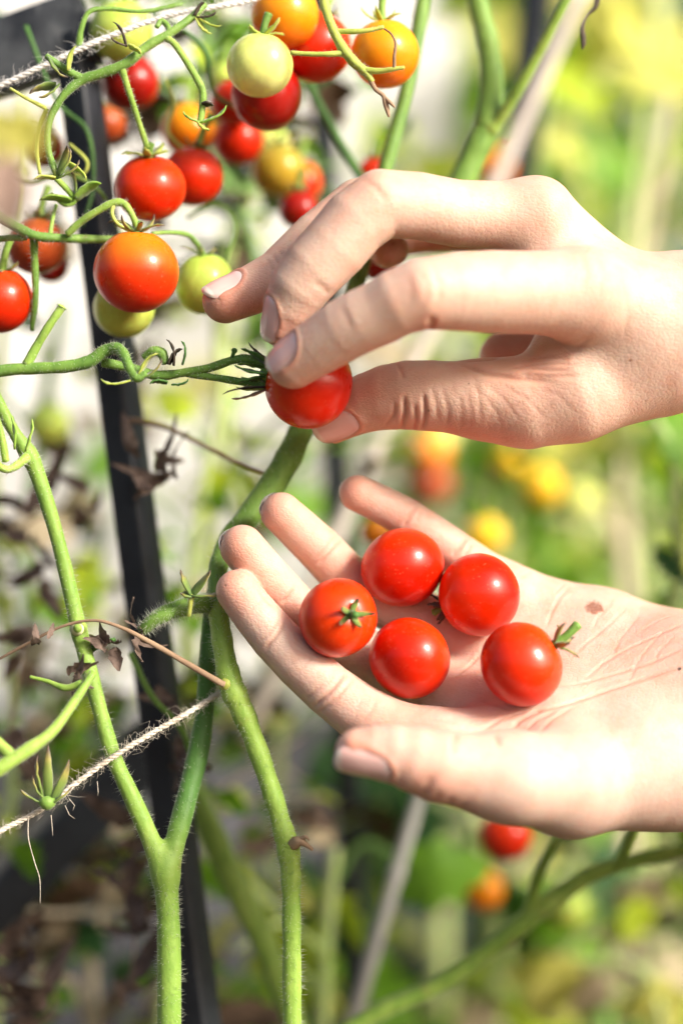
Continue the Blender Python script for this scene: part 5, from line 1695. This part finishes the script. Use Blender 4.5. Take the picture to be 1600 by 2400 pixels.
# ---- hanging on the vine
CX = dict(n=5, length=7, width=1.8, curl=0.7, seed=21, lift=0.1)
hang('large glossy orange-red tomato hanging in front of the black post', 313, 624, 99, 10, 'orange_red', (0.05, -0.12, 1), 7, dict(n=6, length=8.5, width=1.5, curl=0.9, seed=22, lift=0.45, stub=3, stub_r=0.9))
hang('round red tomato with a split dry calyx, front one of the red pair', 345, 432, 81, 24, 'red', (0.0, -0.35, 1), 8, dict(n=5, length=6.5, width=2.4, curl=0.5, seed=25, lift=0.2, stub=3.5, stub_r=1.0, mat=S_YELLOW))
hang('blurred red tomato half hidden behind the round red one', 442, 405, 72, 48, 'red', (0.2, -0.1, 1), 9)
hang('pale yellow-green unripe tomato hanging at the top between orange and dark red ones', 597, 150, 76, 14, 'pale', (0.1, -0.1, 1), 10, dict(n=4, length=6, width=1.6, curl=0.5, seed=28, lift=0.4, stub=6, stub_r=1.0, mat=S_YELLOW))
hang('orange tomato cut by the top edge above the pale one', 654, 34, 78, 26, 'orange', (0.1, -0.2, 1), 11)
hang('shiny red tomato behind the thin yellow stalk at the top', 722, 108, 84, 38, 'red', (0.3, 0, 1), 12)
hang('dark red tomato directly below the pale unripe one', 612, 218, 82, 34, 'deep', (-0.3, 0.2, 1), 13)
hang('ripening orange tomato at the top beside the tall stem', 884, 124, 79, 22, 'amber', (-0.1, -0.15, 1), 14, dict(n=5, length=7, width=1.4, curl=0.6, seed=31, lift=0.5, mat=S_YELLOW, stub=9, stub_r=1.0, stub_mat=S_BRIGHT))
hang('blurred green tomato behind the white string in the upper left', 280, 72, 74, 55, 'green', (0.1, 0, 1), 15)
hang('blurred red tomato under the upper left fruit stalk', 298, 192, 68, 70, 'deep', (0.1, 0, 1), 16)
hang('soft-focus green tomato beside the extended ring finger', 470, 652, 70, 34, 'green', (0.0, -0.2, 1), 17, dict(n=5, length=6, width=1.3, curl=1.2, seed=35, lift=0.4))
hang('yellow-green tomato just below the large orange-red one', 285, 708, 70, 30, 'green', (0.1, 0.2, 1), 18)
hang('dull brownish-red tomato behind the stalk at the left edge', 84, 565, 70, 40, 'brownred', (0.1, 0, 1), 19)
hang('red tomato cut off by the left edge', 2, 690, 75, 20, 'red', (0.1, -0.2, 1), 20)
hang('blurred red tomato behind the empty calyx', 546, 322, 60, 80, 'red', (0, 0, 1), 21)
hang('blurred olive-orange tomato left of the thin dark post', 640, 392, 64, 96, 'olive', (0, 0, 1), 22)
hang('blurred orange tomato deep in the cluster above the red pair', 432, 300, 62, 92, 'orange', (0, 0, 1), 23)
hang('small dark red tomato showing at the knuckles of the upper hand', 686, 482, 46, 78, 'deep', (0, 0, 1), 24)
hang('small pale green tomato blurred behind the dark red one', 625, 335, 44, 110, 'pale', (0, 0, 1), 25)
hang('dark little tomato behind the curled stalk in the upper left', 100, 340, 46, 75, 'deep', (0, 0, 1), 26)
hang('small green tomato deep behind the fruit stalk at the top', 520, 180, 40, 110, 'green', (0, 0, 1), 27)
hang('blurred orange tomato above the big knuckles', 1135, 385, 46, 260, 'orange', (0, 0, 1), 28)
hang('sliver of red tomato showing over the bent knuckle', 858, 402, 40, 85, 'red', (0, 0, 1), 29)
hang('blurred golden tomato beyond the little finger', 1112, 1230, 46, 300, 'gold', (0, 0, 1), 30)
hang('blurred yellow tomato between the two wrists', 1243, 1118, 48, 340, 'gold', (0, 0, 1), 31)
hang('blurred orange tomato under the thumb of the upper hand', 985, 1040, 48, 330, 'orange', (0, 0, 1), 32)
hang('orange tomato peeping out behind the tip of the ring finger', 862, 1222, 34, 120, 'orange', (0, 0, 1), 33)
hang('blurred dull brown-orange tomato left of the yellow one', 985, 1110, 54, 350, 'brownred', (0, 0, 1), 34)
hang('blurred red tomato just under the lower hand', 1160, 1918, 60, 150, 'red', (0, 0, 1), 35)
hang('blurred orange tomato below the lower hand beside the slanting stem', 1110, 2042, 48, 200, 'amber', (0, 0, 1), 36)
hang('blurred lime green tomato in the lower right', 1305, 2085, 48, 240, 'green', (0, 0, 1), 37)
hang('yellow-lime tomato blurred at the bottom right', 1265, 2290, 64, 260, 'pale', (0, 0, 1), 38)
hang('blurred yellow-green tomato left of the leaning post', 110, 972, 52, 200, 'green', (0, 0, 1), 39)
hang('blurred red tomato tucked behind the dark red one at the top', 540, 235, 56, 66, 'red', (0, 0, 1), 46)
hang('blurred dark orange tomato beside the top of the black post', 245, 285, 44, 95, 'brownred', (0, 0, 1), 48)
hang('dark red tomato glimpsed between the fingers of the upper hand', 872, 606, 44, 62, 'deep', (0, 0, 1), 40)
hang('blurred orange-red tomato low in the upper cluster beside the dark post', 690, 420, 50, 112, 'orange_red', (0, 0, 1), 41)
hang('dim red tomato behind the left end of the green fruit stalk', 118, 610, 40, 70, 'deep', (0, 0, 1), 42)
hang('blurred golden tomato high between the wrists', 1170, 1060, 40, 380, 'gold', (0, 0, 1), 43)
hang('blurred yellow tomato beyond the palm at the right', 1330, 1150, 44, 380, 'pale', (0, 0, 1), 44)
hang('blurred yellow-green tomato under the upper wrist', 1010, 1000, 40, 370, 'pale', (0, 0, 1), 45)

for _o in bpy.data.objects:
    for _k in ('_ox', '_oy', '_oz'):
        if _k in _o: del _o[_k]
